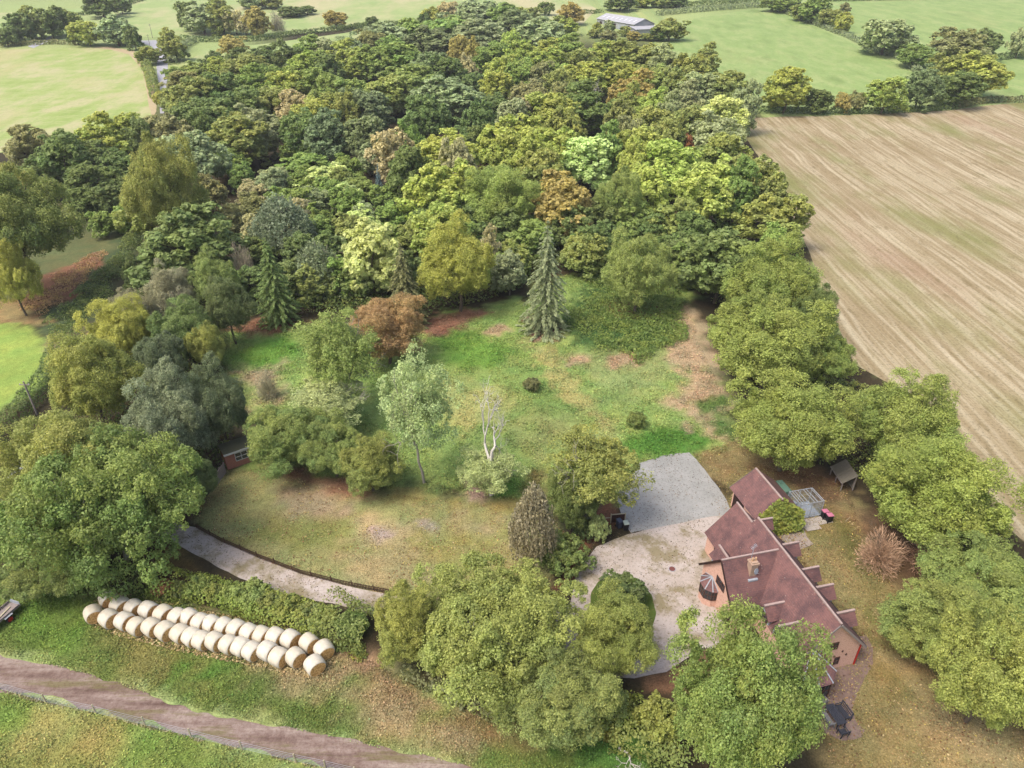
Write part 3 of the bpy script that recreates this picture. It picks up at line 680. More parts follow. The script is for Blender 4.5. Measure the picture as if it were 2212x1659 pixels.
# ------------------------------------------------------------------ the wood
WOOD = """00 1370 345 120 dk h=10|00 1425 365 140 yg h=11|00 1545 305 150 dk h=12|00 1620 340 260 olive|00 1720 295 150 dk h=12|00 1880 285 170 dk|00 1730 415 220 green|00 1640 455 220 green
00 1290 400 160 olive h=9|00 1150 430 140 lime bush h=6|00 1180 455 170 brown h=10|00 1250 490 240 olive|00 1400 475 220 dk|00 1110 555 140 olive h=9|00 1050 585 90 yellow bush h=6|00 1995 262 220 green|00 2110 245 220 grey
00 2000 335 240 yg|00 2120 345 170 dk|00 1890 445 240 yg|00 2050 435 240 green|00 2150 480 220 green|00 1600 565 280 dk|00 1750 555 240 olive|00 1900 575 200 beige|00 1420 615 270 dk|00 1270 635 240 dk|00 2130 565 200 olive
00 2040 620 250 gold|00 1660 690 250 grey|00 1540 720 320 olive|00 1310 695 180 dk|00 1190 695 180 olive h=12|00 1110 730 260 brown|00 1250 850 300 grey|00 1060 885 330 gold b=1640|00 800 715 200 gold|00 640 780 280 gold|00 910 755 160 dk
00 440 845 250 dk|00 2120 720 230 blue|00 1960 700 220 dk
10 690 5 100 beige h=12|10 870 -5 190 grey|10 790 55 220 grey|10 960 25 170 grey h=13|10 590 55 120 gold h=12|10 545 90 80 dk h=10|10 1070 35 200 green|10 1200 40 140 olive h=13|10 690 105 260 green
10 300 145 240 grey|10 450 135 200 green|10 200 185 190 brown|10 600 175 270 blue|10 900 135 260 grey|10 1140 75 190 blue|10 1280 125 250 grey|10 1100 188 95 lime h=14|10 760 215 110 orange|10 330 225 160 green|10 860 248 90 orange
10 80 290 240 yg|10 210 300 200 green|10 370 262 280 green|10 30 225 180 grey|10 560 335 220 blue|10 1000 265 220 green|10 1180 252 210 yg|10 1350 245 240 yg|10 1070 345 210 gold|10 820 355 100 beige h=14|10 1170 372 180 green
10 1300 325 220 yg|10 1480 255 240 green|10 1560 305 220 olive|10 1700 262 240 yg|10 1850 262 250 olive|10 2000 272 220 olive|10 2130 320 200 grey|10 1290 382 140 brown|10 700 345 200 dk|10 60 480 210 green|10 450 412 320 green|10 300 472 280 olive
10 690 492 340 grey|10 1000 435 190 gold|10 1590 395 270 yg|10 1830 395 240 gold|10 2000 412 250 olive|10 2150 430 180 olive|10 1420 435 180 olive|10 1230 512 220 brown|10 1430 525 150 brown|10 1890 482 220 orange|10 1280 592 230 yg
10 1110 612 170 grey|10 1400 602 250 gold|10 1580 570 300 dk|10 1850 565 140 olive|10 2030 572 220 yg|10 1160 662 120 beige h=13|10 1820 640 170 olive|10 2000 682 220 olive|10 2140 630 160 grey|10 1100 730 320 gold|10 2110 742 200 olive|10 1890 762 200 brown
10 160 552 260 blue|10 20 582 150 olive|10 750 890 150 beige|10 340 832 220 beige|10 450 792 170 green|10 700 842 350 gold|10 1430 812 300 gold|10 1110 842 240 yg|10 1260 882 250 gold|10 1570 842 300 pale|10 1710 832 200 green|10 1950 802 280 yg
10 440 930 230 dk|10 1900 880 170 lime|10 2110 892 320 lime|10 650 1050 340 yg|10 1030 1080 340 lime|10 1300 950 240 olive|10 40 990 150 green h=9|10 1800 1095 220 lime|10 1960 1040 280 lime|10 560 600 220 dk
10 150 720 230 blue|10 880 640 160 dk|10 1450 700 200 olive|10 860 470 150 dk h=11|10 1000 600 160 dk h=11|10 930 800 170 dk h=11
20 70 352 180 olive|20 100 445 240 grey|20 290 452 220 olive|20 390 550 160 grey|20 250 612 240 pale|20 60 672 220 olive|20 230 740 280 grey|20 20 862 90 red h=11|20 250 850 270 olive|20 480 990 280 olive|20 150 1022 320 lime|20 330 1042 220 green
20 20 560 200 grey|20 150 300 140 olive h=13"""
SCRUB = """00 1990 985 270 green h=8|00 1790 1075 220 grey h=8|00 2090 1065 260 pale h=8|00 1640 1160 170 beige h=7|00 1480 950 220 green h=9|00 1350 1120 180 brown h=10|00 1900 890 140 green h=8|00 2150 1150 190 green h=7|00 1560 1050 150 green h=8
11 60 130 200 olive h=8|11 150 60 160 grey h=8|01 2090 100 160 green h=8|01 1950 -40 200 green h=8|01 1500 60 170 brown h=9|01 1640 130 150 beige h=9|01 2130 240 200 dk h=9|10 120 1130 180 green h=7|10 30 1170 160 pale h=7|10 180 950 140 grey h=8"""
for s in WOOD.replace('\n','|').split('|'): place(s, zone='wood')
for s in SCRUB.replace('\n','|').split('|'): place(s, zone='scrub')

EDGE = "500 660 green 7|548 655 dk 8|640 648 dk 8|690 655 olive 7|745 640 green 8|790 650 dk 7|870 630 dk 8|1078 620 green 7|1105 600 olive 8|1255 585 olive 8|1292 575 dk 9|1330 568 green 8|1455 600 dk 8|1492 610 green 8|1232 548 dk 10|1150 560 green 9|1040 565 dk 9|962 560 dk 9|900 565 olive 9|830 565 green 9|720 590 grey 8|660 590 dk 8|1400 560 dk 9|1300 528 dk 11|1200 520 green 11|1440 545 olive 10|700 540 green 8|780 525 pale 8|640 520 beige 8|850 510 green 8|560 590 dk 8|600 560 grey 8|1355 530 green 10|1480 560 dk 10|1100 540 dk 10|1010 520 dk 10|920 520 dk 10|760 475 green 8|690 470 grey 8|620 470 green 8|560 500 brown 8|840 460 green 8|740 430 olive 8|660 430 green 8|590 440 grey 8|240 470 dk 9|215 440 dk 9|265 440 dk 10|190 470 dk 8|230 510 green 6|280 500 green 6|170 420 dk 9"
for s in EDGE.split('|'):
    x,y,c_,h_ = s.split(); b_ = G(float(x),float(y)); plant('wood', c_, b_, float(h_)*.52*rr.uniform(.9,1.15), float(h_)*rr.uniform(.9,1.1), zone='scrub')

# ------------------------------------------------------------------ trees that stand out
def L(spec, label, cat='tree', **kw): return place(spec, label=label, cat=cat, **kw)
L('00 190 800 350 brown b=1130','dark brownish round tree at left, between the hay field and the orange-topped tree')
L('00 60 1040 720 lgreen oak b=1900','large green tree at the left edge with an orange top')
L('01 60 275 330 yellow b=800','yellow-green tree on the left bank above the reddish bracken')
L('00 110 1050 260 orange h=16.5','orange tree top showing behind the large green tree at left edge')
L('00 620 900 330 dk h=13','dark green tree above the shaded gap by the lane')
L('00 250 1000 300 dk h=11','dark tree between the dark brownish tree and the large green tree')
L('00 780 960 300 dk h=11','dark tree right over the shaded gap by the lane')
L('00 350 900 260 dk h=13','dark green tree filling the gap right of the dark brownish tree')
L('00 560 1060 300 dk h=11','dark green tree overhanging the shaded gap by the lane')
L('01 1210 70 620 dk h=16','broad dark green dense tree above the grey bare shrub')
L('01 1000 -200 420 olive h=17','tall olive tree with orange tints left of the dense dark green tree')
L('01 1820 0 400 grey birch h=14','grey-green weeping tree near the middle left of the clearing edge')
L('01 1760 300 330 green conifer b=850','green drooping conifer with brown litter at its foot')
L('01 2050 300 330 grey birch h=11','grey-green drooping tree just right of the green conifer')
L('11 190 170 430 pale b=690','pale green open tree left of the dead brown conifer')
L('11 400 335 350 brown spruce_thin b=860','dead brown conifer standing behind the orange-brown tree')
L('11 290 670 520 rust b=1110','orange-brown dense tree at the top left of the meadow')
L('11 760 205 520 yellow b=775','round yellow-green tree at the top of the meadow, left of the grey conifer')
L('11 1330 195 400 grey spruce_thin b=890','tall thin grey-green conifer at the top of the meadow')
L('11 960 215 130 beige h=11','small beige tree top behind the round yellow-green tree')
L('11 1090 360 230 grey h=9','low grey-green tree between the round yellow tree and the grey conifer')
L('11 1930 250 430 lime b=790','round lime-green tree with a rust litter ring at the right of the meadow top')
L('11 1440 -120 440 orange h=15','tall orange-tinged tree behind the grey conifer')
L('11 1600 255 260 olive h=9','olive tree between the grey conifer and the round lime tree')
L('11 640 40 400 yg h=14','yellow-green tree behind the round yellow-green tree')
L('10 242 1062 75 bsp conifer h=8','small blue conifer alone among green trees in the middle of the wood')
L('10 1640 495 130 white dead h=16','bare white dead tree sticking out of the wood canopy')
L('21 250 205 520 dk b=720','dark green tree left of the yellow-topped tree along the stubble field')
L('21 610 200 280 green h=11','small mid green tree at the stubble edge behind the yellow-topped tree')
L('21 590 5 420 olive h=12','olive feathery tree at the wood edge beside the stubble field')
L('21 580 325 610 ylime b=900','yellow-topped lime tree beside the stubble field')
L('21 860 600 290 green h=11','mid green tree on the field side of the yellow-topped tree')
L('21 930 900 330 lime h=9','small lime tree on the field side between the wide trees')
L('21 570 650 760 ylime b=1270','wide yellow-green tree beside the stubble, second below the dark green one')
L('22 700 -70 760 ylime b=560','golden-green open tree behind the garage')
L('22 1430 -80 680 ylime b=560','tall yellow-green tree at the stubble edge behind the leaning board')
L('22 1650 320 860 ylime b=1040','broad yellow-green tree right of the kennel cage')
L('22 1310 865 370 rustshrub twiggy b=1180','brown bare twiggy shrub nearest the lawn below the broad yellow-green tree')
L('22 1640 900 400 rustshrub twiggy b=1170','brown bare twiggy shrub against the right-hand trees')
L('22 1960 960 760 lgreen b=1500','mid green tree at the right edge above the golden-flecked one')
L('23 1700 40 760 lgreen b=560','olive tree overhanging the side lawn below the brown shrubs')
L('23 2020 170 760 ylime b=940','golden-flecked tree at the lower right edge of the photo')
L('23 405 262 900 lgreen oak b=1330','broad bright tree in front of the house at the bottom of the photo')
L('13 430 20 480 gold h=9','golden tree at the left end of the big tree clump by the drive')
L('13 1000 -165 1080 lime big b=590','very large lime-green tree with pale limbs beside the turning circle')
L('13 1770 95 560 yg h=8.5','yellow-green tree on the right of the clump next to the island')
L('13 1420 420 760 olive h=7','olive tree at the foot of the very large lime tree')
L('13 2060 760 330 yg bush h=4','yellow-flecked bush between the clump and the broad bright tree')
L('12 1650 240 640 gold ash b=900','golden-green open tree beside the grey gravel yard')
L('12 1500 540 340 green oak h=8','mid green lower growth under the golden-green tree by the yard')
L('12 1240 625 300 beige birch b=1190','slender grey-green weeping birch at the right end of the front lawn')
L('12 1430 950 330 green bush b=1190','green bush beside the birch at the edge of the drive')
L('12 1570 860 160 dk bush b=985','dark green shrub just left of the white-variegated shrub')
L('12 1663 845 135 pale bush b=1010','white-variegated rounded shrub beside the dark board screen')
L('12 500 -195 540 pale ash b=640','pale open ash with a straight trunk at the edge of the front lawn')
L('02 2130 -100 560 pale ash b=300','pale open ash left of centre with grey limbs showing')
L('01 2200 750 560 lime ash h=15','pale lime ash in front of the orange-brown tree')
L('12 -60 200 420 lgreen h=8','green tree left of the pale ash at the top of the front lawn')
L('12 180 300 420 yg b=690','yellow-flecked tree beside the pale ash at the top of the front lawn')
L('02 1850 100 560 lgreen h=8.5','mid green dense tree right of the small brick outbuilding')
L('12 960 380 430 pale ash b=715','low pale leafy growth around the trunk of the dead white tree')
L('12 965 -30 430 white dead b=715','dead white tree with bare branches in the meadow')
L('01 1720 1130 170 beige twiggy b=1330','small pale bare shrub at the left of the meadow')
L('12 1910 170 130 green bush b=275','small green sapling in the meadow above the gravel yard')
L('12 1230 -50 110 brown bush b=40','small dark red-brown bush alone in the meadow')
L('01 780 690 400 yellow b=1130','bright yellow tree at left above the lane')
L('01 1180 690 400 green b=1110','green tree just right of the bright yellow tree')
L('01 1040 900 310 blue h=9','dark blue-green tree below the bright yellow tree')
L('01 600 920 570 gold b=1560','golden-olive tree below the bright yellow tree')
L('01 1150 570 330 beige twiggy h=8','grey bare twiggy tree left of the dark green one in the left of the wood')
L('01 860 620 300 beige h=9','beige tree beside the grey bare twiggy tree')
L('01 1480 560 330 dk h=11','dark green tree right of the grey bare twiggy tree')
L('01 1400 390 300 lime h=11','bright green tree below the broad dark green dense tree')
L('01 1560 250 200 beige twiggy h=12','pale bare branches behind the bright green tree')
L('01 1120 460 280 beige h=10','beige-topped tree below the broad dark green dense tree')
L('01 900 420 190 dk bush h=6','dark bush at the lane side left of the beige-topped tree')
L('01 1330 840 240 gold h=8','golden-green tree at the left end of the meadow')
L('02 1100 -90 560 grey b=560','grey-green tree with pale twigs above the big spreading oak')
L('02 1400 -130 430 blue h=12','dark blue-green tree between the grey-green tree and the meadow')
L('02 1290 470 250 dk h=6','dark green bush left of the brick outbuilding')
L('02 670 250 1160 lgreen big b=1130','big spreading green oak at left over the drive entrance')
L('02 420 150 760 gold h=14','golden oak behind the big spreading oak at left')
L('02 60 620 560 gold h=10','golden-olive tree at the left edge below the oak')
L('02 300 960 520 olive h=6','olive low tree under the oak above the bale strip')

# ------------------------------------------------------------------ hedgerow trees in the distance
FARS = """00 120 95 180 dk b=270|00 205 50 160 olive b=250|00 315 72 170 dk b=250|00 370 38 160 dk b=230|00 452 62 120 olive b=225|00 30 170 130 dk b=300|00 650 -40 200 dk b=115|00 780 -15 110 dk b=90
00 560 130 170 yg b=300|00 490 165 110 dk b=290|00 740 108 220 grey b=300|00 860 175 110 dk b=325|00 1090 188 120 olive b=340|00 1120 245 180 olive b=395|00 955 300 160 olive b=420|00 1230 0 160 dk b=200|00 1310 38 270 grey b=225
00 1430 38 190 olive b=225|00 1520 60 140 beige b=225|00 1585 105 120 beige b=230|00 1660 52 160 orange b=232|00 1790 58 120 beige twiggy b=212|00 1890 45 170 dk b=110|00 1990 35 100 dk b=95|00 1620 -30 150 grey b=60|00 1750 -30 160 olive b=55|00 2170 68 150 orange b=178
00 1505 228 170 orange b=370|00 1400 -10 120 olive b=60|10 200 110 90 dk b=170|10 1320 8 95 dk b=100|10 1490 22 160 orange b=160|10 1410 105 110 olive b=190|10 1470 125 140 yg b=230|10 1810 -35 190 dk b=70|10 1950 -30 130 gold b=50|10 2060 -25 130 olive b=50
20 680 428 300 gold b=735|20 880 562 190 dk b=730|20 1040 602 105 orange b=735|20 1130 592 115 brown b=730|20 1320 480 250 yg b=738|20 1550 438 230 blue b=718|20 1790 455 270 dk b=692|20 1920 345 350 gold b=640|20 1740 350 250 olive b=600
20 1800 188 320 brown b=440|20 1965 185 180 dk b=400|20 1515 285 210 green b=440|20 1325 115 290 grey b=355|20 1410 270 140 dk b=370|20 850 -10 210 green b=150|20 970 55 130 olive b=180|20 1040 88 110 gold b=215|20 770 30 130 olive b=135|20 640 -20 200 green b=80|20 1055 22 70 brown b=95|20 2195 170 110 grey b=380|20 700 -40 150 dk b=60
10 1660 150 70 gold b=235|10 1740 135 80 grey b=225|10 1840 165 75 olive b=235|10 2130 120 190 olive b=265|10 2060 180 120 dk b=265|10 1990 215 110 olive b=262|10 1900 205 100 orange b=262|10 1730 195 100 brown b=262|10 1640 185 80 olive b=245|10 2180 -20 140 dk b=50"""
for s in FARS.replace('\n','|').split('|'): place(s, zone='far')

# ------------------------------------------------------------------ labels that tell the unnamed trees apart
from collections import defaultdict
ORD = ['leftmost','second from left','third from left','fourth from left','fifth from left','sixth from left','seventh from left','eighth from left','ninth from left','tenth from left','eleventh from left','twelfth from left']
def zone_of(d):
    x,y,_ = d['px']
    if d['zone']=='far':
        if x<500: return 'by the far road junction at top left' if y<140 else 'along the road at top left'
        if x<1150: return 'on the field hedges at top centre'
        if x<1500: return 'around the grey barn'
        return 'on the hedge above the stubble field' if y>170 else 'on the hedges at top right'
    if d['zone']=='scrub':
        return 'low down beside the shaded lane at left' if x<330 else 'low among the scrub in the %s of the wood' % ('left' if x<640 else 'middle' if x<860 else 'right') if y<505 else 'low behind the %s of the meadow' % ('left end' if x<760 else 'centre' if x<1120 else 'right end')
    row = 'far' if y<150 else 'upper' if y<235 else 'middle' if y<350 else 'near'
    cl = 'left' if x<760 else 'central' if x<1120 else 'right'
    return 'in the %s %s part of the wood' % (row, cl)
grp = defaultdict(list)
for d in TREES:
    if d['label'] is None: grp[(d['col'], zone_of(d), 'bare shrub' if d['kind']=='twiggy' else 'bush' if d['kind']=='bush' else 'tree')].append(d)
for (c,z,k), ds in grp.items():
    ds.sort(key=lambda d: d['px'][0])
    for i,d in enumerate(ds):
        lb = '%s %s %s' % (c,k,z) if len(ds)==1 else '%s %s %s, %s' % (c,k,z,ORD[min(i,11)])
        tag(d['o'], lb, 'bush' if 'bush' in k or 'shrub' in k else 'tree', {'wood':'trees of the wood','scrub':'scrub trees inside the wood','far':'hedgerow trees in the distance'}[d['zone']])

# ------------------------------------------------------------------ shrubs standing in the drive hedge
_hb = [(1060,10,'red',2.4),(1180,25,'olive',2.6),(1290,20,'yg',3.2),(1400,40,'gold',3.0),(1520,50,'yg',3.2),(1650,60,'lime',3.8),(1760,110,'olive',3.2),(1880,150,'yg',3.4),(2010,190,'olive',3.0),(2140,210,'yg',3.2),(2280,260,'green',3.4)]
for i_,(x_,y_,c_,h_) in enumerate(_hb):
    b_ = G(*T(0,3,x_,y_+105)); h_*=.62; plant('bush', c_, b_, h_*.66*rr.uniform(.9,1.2), h_, label='%s shrub in the hedge between bales and drive, %s' % (PAL[c_][2], ['at its left end','second from left','third from left','fourth from left','fifth from left','sixth from left','seventh from left','eighth from left','ninth from left','tenth from left','at its right end'][i_]), cat='bush', group='shrubs in the drive hedge')

# ------------------------------------------------------------------ hedges
def hedge(pts, w, h, colr, label, leaf=.3, dens=26, seed=0, alpha=None):
    wp = [Vector((*G(*p)[:2],0)) for p in pts]; rng=np.random.default_rng(seed+900)
    pos=[];nr=[];
    for a,b in zip(wp[:-1],wp[1:]):
        Ls=(b-a).length; n=int(Ls*dens*(w+2*h)/3); d=(b-a).normalized(); s=np.array([-d.y,d.x])
        t=rng.random(n); th=rng.uniform(-.15,math.pi+.15,n)
        cx=a.x+d.x*Ls*t; cy=a.y+d.y*Ls*t
        k=.72+.5*fbm(cx,cy,3.0,seed,3)+rng.normal(0,.06,n)
        off=np.sign(np.cos(th))*np.abs(np.cos(th))**.6*w/2*k; hz=np.abs(np.sin(th))**.6*h*k
        x=cx+s[0]*off; y=cy+s[1]*off
        pos.append(np.stack([x,y,zt(y)+np.maximum(hz,.05)],1)); nr.append(np.stack([s[0]*np.cos(th),s[1]*np.cos(th),np.sin(th)],1))
    pos=np.concatenate(pos); nr=unit(np.concatenate(nr)+rng.normal(size=pos.shape)*.5)
    o0=pos.mean(0); o0[2]=float(zt(o0[1])); V,F=cards(pos-o0,nr,leaf,rng)
    tv=fbm(pos[:,0],pos[:,1],4,seed+3,3)
    o=mk('hedge',npmesh('hedge',V,F,{'t':np.clip((tv-.3)*2+rng.normal(0,.2,len(pos)),0,1),'v':np.clip(.5+rng.normal(0,.17,len(pos)),0,1)}),M['leaf'])
    o.location=o0; c,a,ph=PAL[colr]; o.color=(*np.clip(lin(c)*KL,0,1),a if alpha is None else alpha); tag(o,label,'hedge'); return o
hedge([(-60,1010),(0,950),(40,905),(80,860),(112,815),(135,770),(165,740)],3.2,2.4,'dk','dark green clipped hedge beside the bright green field at left',.16,90,1)
hedge([(-60,100),(60,98),(120,95),(170,97)],2.5,2,'brown','brownish hedge along the top of the hay field at left',.6,9,2)
hedge([(318,150),(325,165),(332,190),(338,215)],4,3.5,'olive','olive hedge between the hay field and the road',.45,16,3)
hedge([(392,86),(430,90),(520,90),(560,88),(640,76),(740,66),(790,58)],3,2.4,'dk','long dark hedge across the pasture right of the road junction',.6,9,4)
hedge([(372,140),(385,120),(400,103),(420,92)],3.5,3,'grey','grey-green hedge curving from the road junction to the wood',.5,12,5)
hedge([(737,66),(800,58),(900,50)],3,2.2,'dk','dark hedge at the top of the wood behind the far trees',.6,9,6)
hedge([(1625,243),(1700,243),(1800,246),(1900,244),(2000,240),(2060,235)],3,1.9,'dk','dark hedge between the stubble field and the pasture',.45,14,7)
hedge([(2060,234),(2110,224),(2160,220),(2212,220),(2300,219)],3,2,'brown','brownish hedge at the upper right corner of the stubble field',.45,14,8)
hedge([(1700,30),(1740,45),(1790,65),(1835,82),(1880,105),(1950,130),(1985,160)],3.5,2.2,'grey','hedge running diagonally between the two pastures at top right',.55,10,9)
hedge([(2150,130),(2212,122),(2300,118)],3.5,2.5,'dk','short dark hedge at the right edge of the far pasture',.55,10,10)
hedge([(1420,34),(1500,26),(1600,18),(1690,14)],4,3,'grey','grey hedge beyond the barn along the top of the pasture',.6,9,11)
hedge([(1420,18),(1500,13),(1640,6)],4,3,'dk','dark hedge behind the grey hedge beyond the barn',.6,9,12)
hedge([(1790,3),(1900,1),(2000,-1)],3,2,'dk','dark hedge at the very top right of the photo',.6,9,13)
hedge([(1258,28),(1275,30),(1300,27)],3,2,'dk','short hedge left of the barn',.6,9,14)
hedge([(0,88),(30,90),(60,96)],3,2.5,'dk','dark hedge by the trees at top left',.6,9,15)
hedge([(160,36),(215,28),(270,12),(310,0)],3,2,'dk','hedge on the far left hay field by the top edge',.7,7,16)
def Tt(c,r,*ps): return [T(c,r,*p) for p in ps]
hedge(Tt(0,3,(960,30),(1130,85),(1330,110),(1500,150),(1660,200),(1800,245),(2000,300),(2130,340)),3.4,1.6,'yg','yellow-green hedge between the bales and the drive',.15,120,17,.35)
hedge(Tt(0,3,(2120,300),(2260,360),(2420,420)),4.2,3.0,'olive','olive hedge at the right end of the bale row',.15,120,18,.3)
hedge(Tt(0,3,(-80,30),(120,40),(300,50),(560,60),(700,50)),3.6,2.6,'green','green undergrowth hedge behind the trailer',.16,100,19,.3)
hedge(Tt(1,3,(1250,870),(1500,900),(1750,930),(1950,930)),3.2,2.2,'yg','ragged yellow-green hedge below the tree clump by the turning circle',.15,120,20,.5)
hedge(Tt(1,3,(1750,1010),(2050,1090),(2212,1180),(2300,1260)),3.6,2.2,'olive','olive hedge at the bottom beside the broad bright tree',.15,120,21,.35)
hedge(Tt(1,3,(430,600),(620,700),(850,810),(1050,880)),2.6,1.3,'brown','brown dry hedge bottom under the golden tree',.18,70,22,.6)
# ------------------------------------------------------------------ building materials
def tile_mat():
    m,nt,n,l,bs=newmat('roof_tile'); v=objco(nt); tc=nd(nt,'ShaderNodeSeparateXYZ'); l.new(v,tc.inputs[0])
    c=mixc(nt,lin((132,95,92))*KG,lin((160,118,114))*KG,noise(nt,3.5,4,.65,v))
    c=mixc(nt,c,lin((98,76,80))*KG,ramp(nt,noise(nt,.6,5,.7,v),[(.42,0.0),(.62,.8)]))
    c=mixc(nt,c,lin((176,120,104))*KG,ramp(nt,noise(nt,9,2,.6,v),[(.56,0.0),(.7,.5)]))
    c=mixc(nt,c,lin((205,190,180))*KG,ramp(nt,noise(nt,6.5,2,.5,v),[(.70,0.0),(.76,.8)]))
    w=math_(nt,'FRACT',math_(nt,'MULTIPLY',tc.outputs[2],7.0))
    c=mixc(nt,c,lin((84,56,56))*KG,ramp(nt,w,[(.0,.55),(.18,0.0)]))
    l.new(c,bs.inputs['Base Color']); setp(bs,.8,.3); bump(nt,bs,math_(nt,'ADD',w,noise(nt,14,2,.6,v)),.03,.7); return m
def brick_mat():
    m,nt,n,l,bs=newmat('brick'); v=objco(nt); tc=nd(nt,'ShaderNodeSeparateXYZ'); l.new(v,tc.inputs[0])
    c=mixc(nt,lin((226,178,158))*KG*1.3,lin((238,198,180))*KG*1.3,noise(nt,5,4,.7,v))
    w=math_(nt,'FRACT',math_(nt,'MULTIPLY',tc.outputs[2],13.3))
    c=mixc(nt,c,lin((232,200,178))*KG*1.3,ramp(nt,w,[(.0,.7),(.16,0.0)]))
    c=mixc(nt,c,lin((186,130,108))*KG,ramp(nt,noise(nt,9,3,.65,v),[(.52,0.0),(.68,.7)]))
    l.new(c,bs.inputs['Base Color']); setp(bs,.9,.15); bump(nt,bs,w,.01,.4); return m
M['tile']=tile_mat(); M['brick']=brick_mat()
M['ridge']=plain('ridge_tile',(196,172,164),.85,.3,4); M['white']=plain('white_paint',(228,232,236),.6,.08,3)
M['frame']=plain('brown_frame',(96,62,52),.6,.2,5); M['dark']=plain('dark_timber',(64,42,38),.8,.3,5)
M['lead']=plain('lead',(186,194,204),.5,.15,3); M['slab']=plain('concrete_slab',(196,186,176),.9,.15,4)
M['chim']=plain('chimney_brick',(206,176,154),.9,.25,6); M['pot']=plain('clay_pot',(216,176,140),.8,.15,6)
M['steel']=plain('galvanised',(206,214,224),.45,.12,4,.5,.2); M['cagefloor']=plain('cage_floor',(178,190,206),.7,.2,2)
M['green_tank']=plain('green_plastic',(112,148,130),.55,.15,3); M['pink']=plain('pink_plastic',(226,140,168),.45,.08,4)
M['black']=plain('black_plastic',(42,42,48),.5,.15,4); M['mint']=plain('pale_lid',(196,210,196),.5,.08,4); M['slate']=plain('slate_plastic',(70,78,98),.5,.15,4)
M['grey_wood']=plain('grey_wood',(170,158,154),.9,.25,5); M['old_wood']=plain('old_wood',(134,128,116),.9,.25,5); M['green_wood']=plain('green_wood',(96,98,78),.9,.25,5)
M['dark_board']=plain('dark_board',(74,48,44),.8,.3,5); M['pale_post']=plain('pale_post',(206,196,166),.85,.2,5)
M['garden']=plain('garden_furniture',(72,74,84),.7,.2,6); M['silver_wood']=plain('silver_wood',(150,148,146),.85,.2,6)
M['red']=plain('red_paint',(208,52,44),.5,.15,5); M['rubber']=plain('rubber',(52,50,50),.8,.15,5)
M['asbestos']=plain('sheet_roof',(196,196,202),.8,.10,.25,fine=2.0); M['barnwall']=plain('barn_wall',(190,192,194),.8,.12,.4,fine=2.0); M['skylight']=plain('skylight',(232,234,238),.4,.05,1)
M['concrete']=plain('concrete',(204,198,190),.9,.12,2); M['redbrick']=plain('red_brick',(182,126,110),.9,.3,5); M['picket']=plain('picket',(98,74,60),.9,.25,6)
M['car']=plain('car_paint',(70,98,104),.3,.05,2,.5); M['iron']=plain('iron',(134,84,78),.7,.2,6)
def glass_mat():
    m,nt,n,l,bs=newmat('window_glass'); bs.inputs['Base Color'].default_value=(.03,.035,.04,1); setp(bs,.08,.6); return m
M['glass']=glass_mat()

# ------------------------------------------------------------------ house
RZ=R_(13.5); HO=np.array([30.14,40.66,0.0])
def hw(u,v,z=0.0): return (HO[0]+u*math.cos(RZ)-v*math.sin(RZ), HO[1]+u*math.sin(RZ)+v*math.cos(RZ), z)
house=tag(empty('house',tuple(HO),RZ),'orange brick house with a steep red-brown tiled roof and small gabled dormers','house')
def wall(name,parent,prof,d,mat='brick'): return MB().prism(prof,d).build(name,M[mat],parent)
wall('wall',house,[(-6.35,0,0),(0,0,0),(0,0,2.85),(-3.05,0,6.18),(-6.35,0,2.6)],(0,12.75,0))
wall('wall',house,[(-6.34,12.752,0),(-.8,12.752,0),(-.8,12.752,2.7),(-3.55,12.752,5.6),(-6.34,12.752,2.55)],(0,3.1,0))
wall('wall',house,[(-8.85,5.8,0),(-8.85,11.8,0),(-8.85,11.8,2.6),(-8.85,8.8,5.95),(-8.85,5.8,2.6)],(2.45,0,0))
def roof(name,parent,pts,t=.14,mat='tile'): return MB().slab(pts,t).build(name,M[mat],parent)
def ridge(parent,a,b,w=.17): return MB().bar(a,b,w,.11).build('ridge',M['ridge'],parent)
rm=roof('roof',house,[(-3.05,-.3,6.44),(-3.05,12.95,6.44),(.35,12.95,2.68),(.35,-.3,2.68)])
rl=roof('roof',house,[(-3.05,-.3,6.44),(-6.65,-.3,2.41),(-6.65,16.05,2.41),(-3.55,16.05,5.88),(-3.55,12.95,5.88),(-3.05,12.95,6.44)])
roof('roof',house,[(-3.55,12.96,5.88),(-3.55,16.05,5.88),(-.45,16.05,2.41),(-.45,12.96,2.41)])
rx=roof('roof',house,[(-9.1,8.8,6.2),(-3.20,8.8,6.2),(-6.6,5.5,2.44),(-9.1,5.5,2.44)])
ry=roof('roof',house,[(-9.1,8.8,6.2),(-3.20,8.8,6.2),(-6.6,12.1,2.44),(-9.1,12.1,2.44)])
ridge(rm,(-3.05,-.32,6.46),(-3.05,12.97,6.46)); ridge(rl,(-3.55,13.0,5.9),(-3.55,16.07,5.9)); ridge(rx,(-9.12,8.8,6.22),(-3.3,8.8,6.22))
MB().bar((-9.16,8.7,6.05),(-9.16,5.45,2.35),.06,.2).build('bargeboard',M['dark'],rx); MB().bar((-9.16,8.9,6.05),(-9.16,12.15,2.35),.06,.2).build('bargeboard',M['dark'],ry)
MB().bar((-3.0,-.36,6.3),(.36,-.36,2.58),.05,.2).build('bargeboard',M['grey_wood'],rm); MB().bar((-3.1,-.36,6.3),(-6.66,-.36,2.32),.05,.2).build('bargeboard',M['grey_wood'],rl)
MB().bar((.42,-.25,2.56),(.42,12.9,2.56),.1,.1).build('gutter',M['black'],rm)
MB().cyl((.06,-.06,.05),(.06,-.06,2.6),.06,n=8).build('downpipe',M['red'],house)
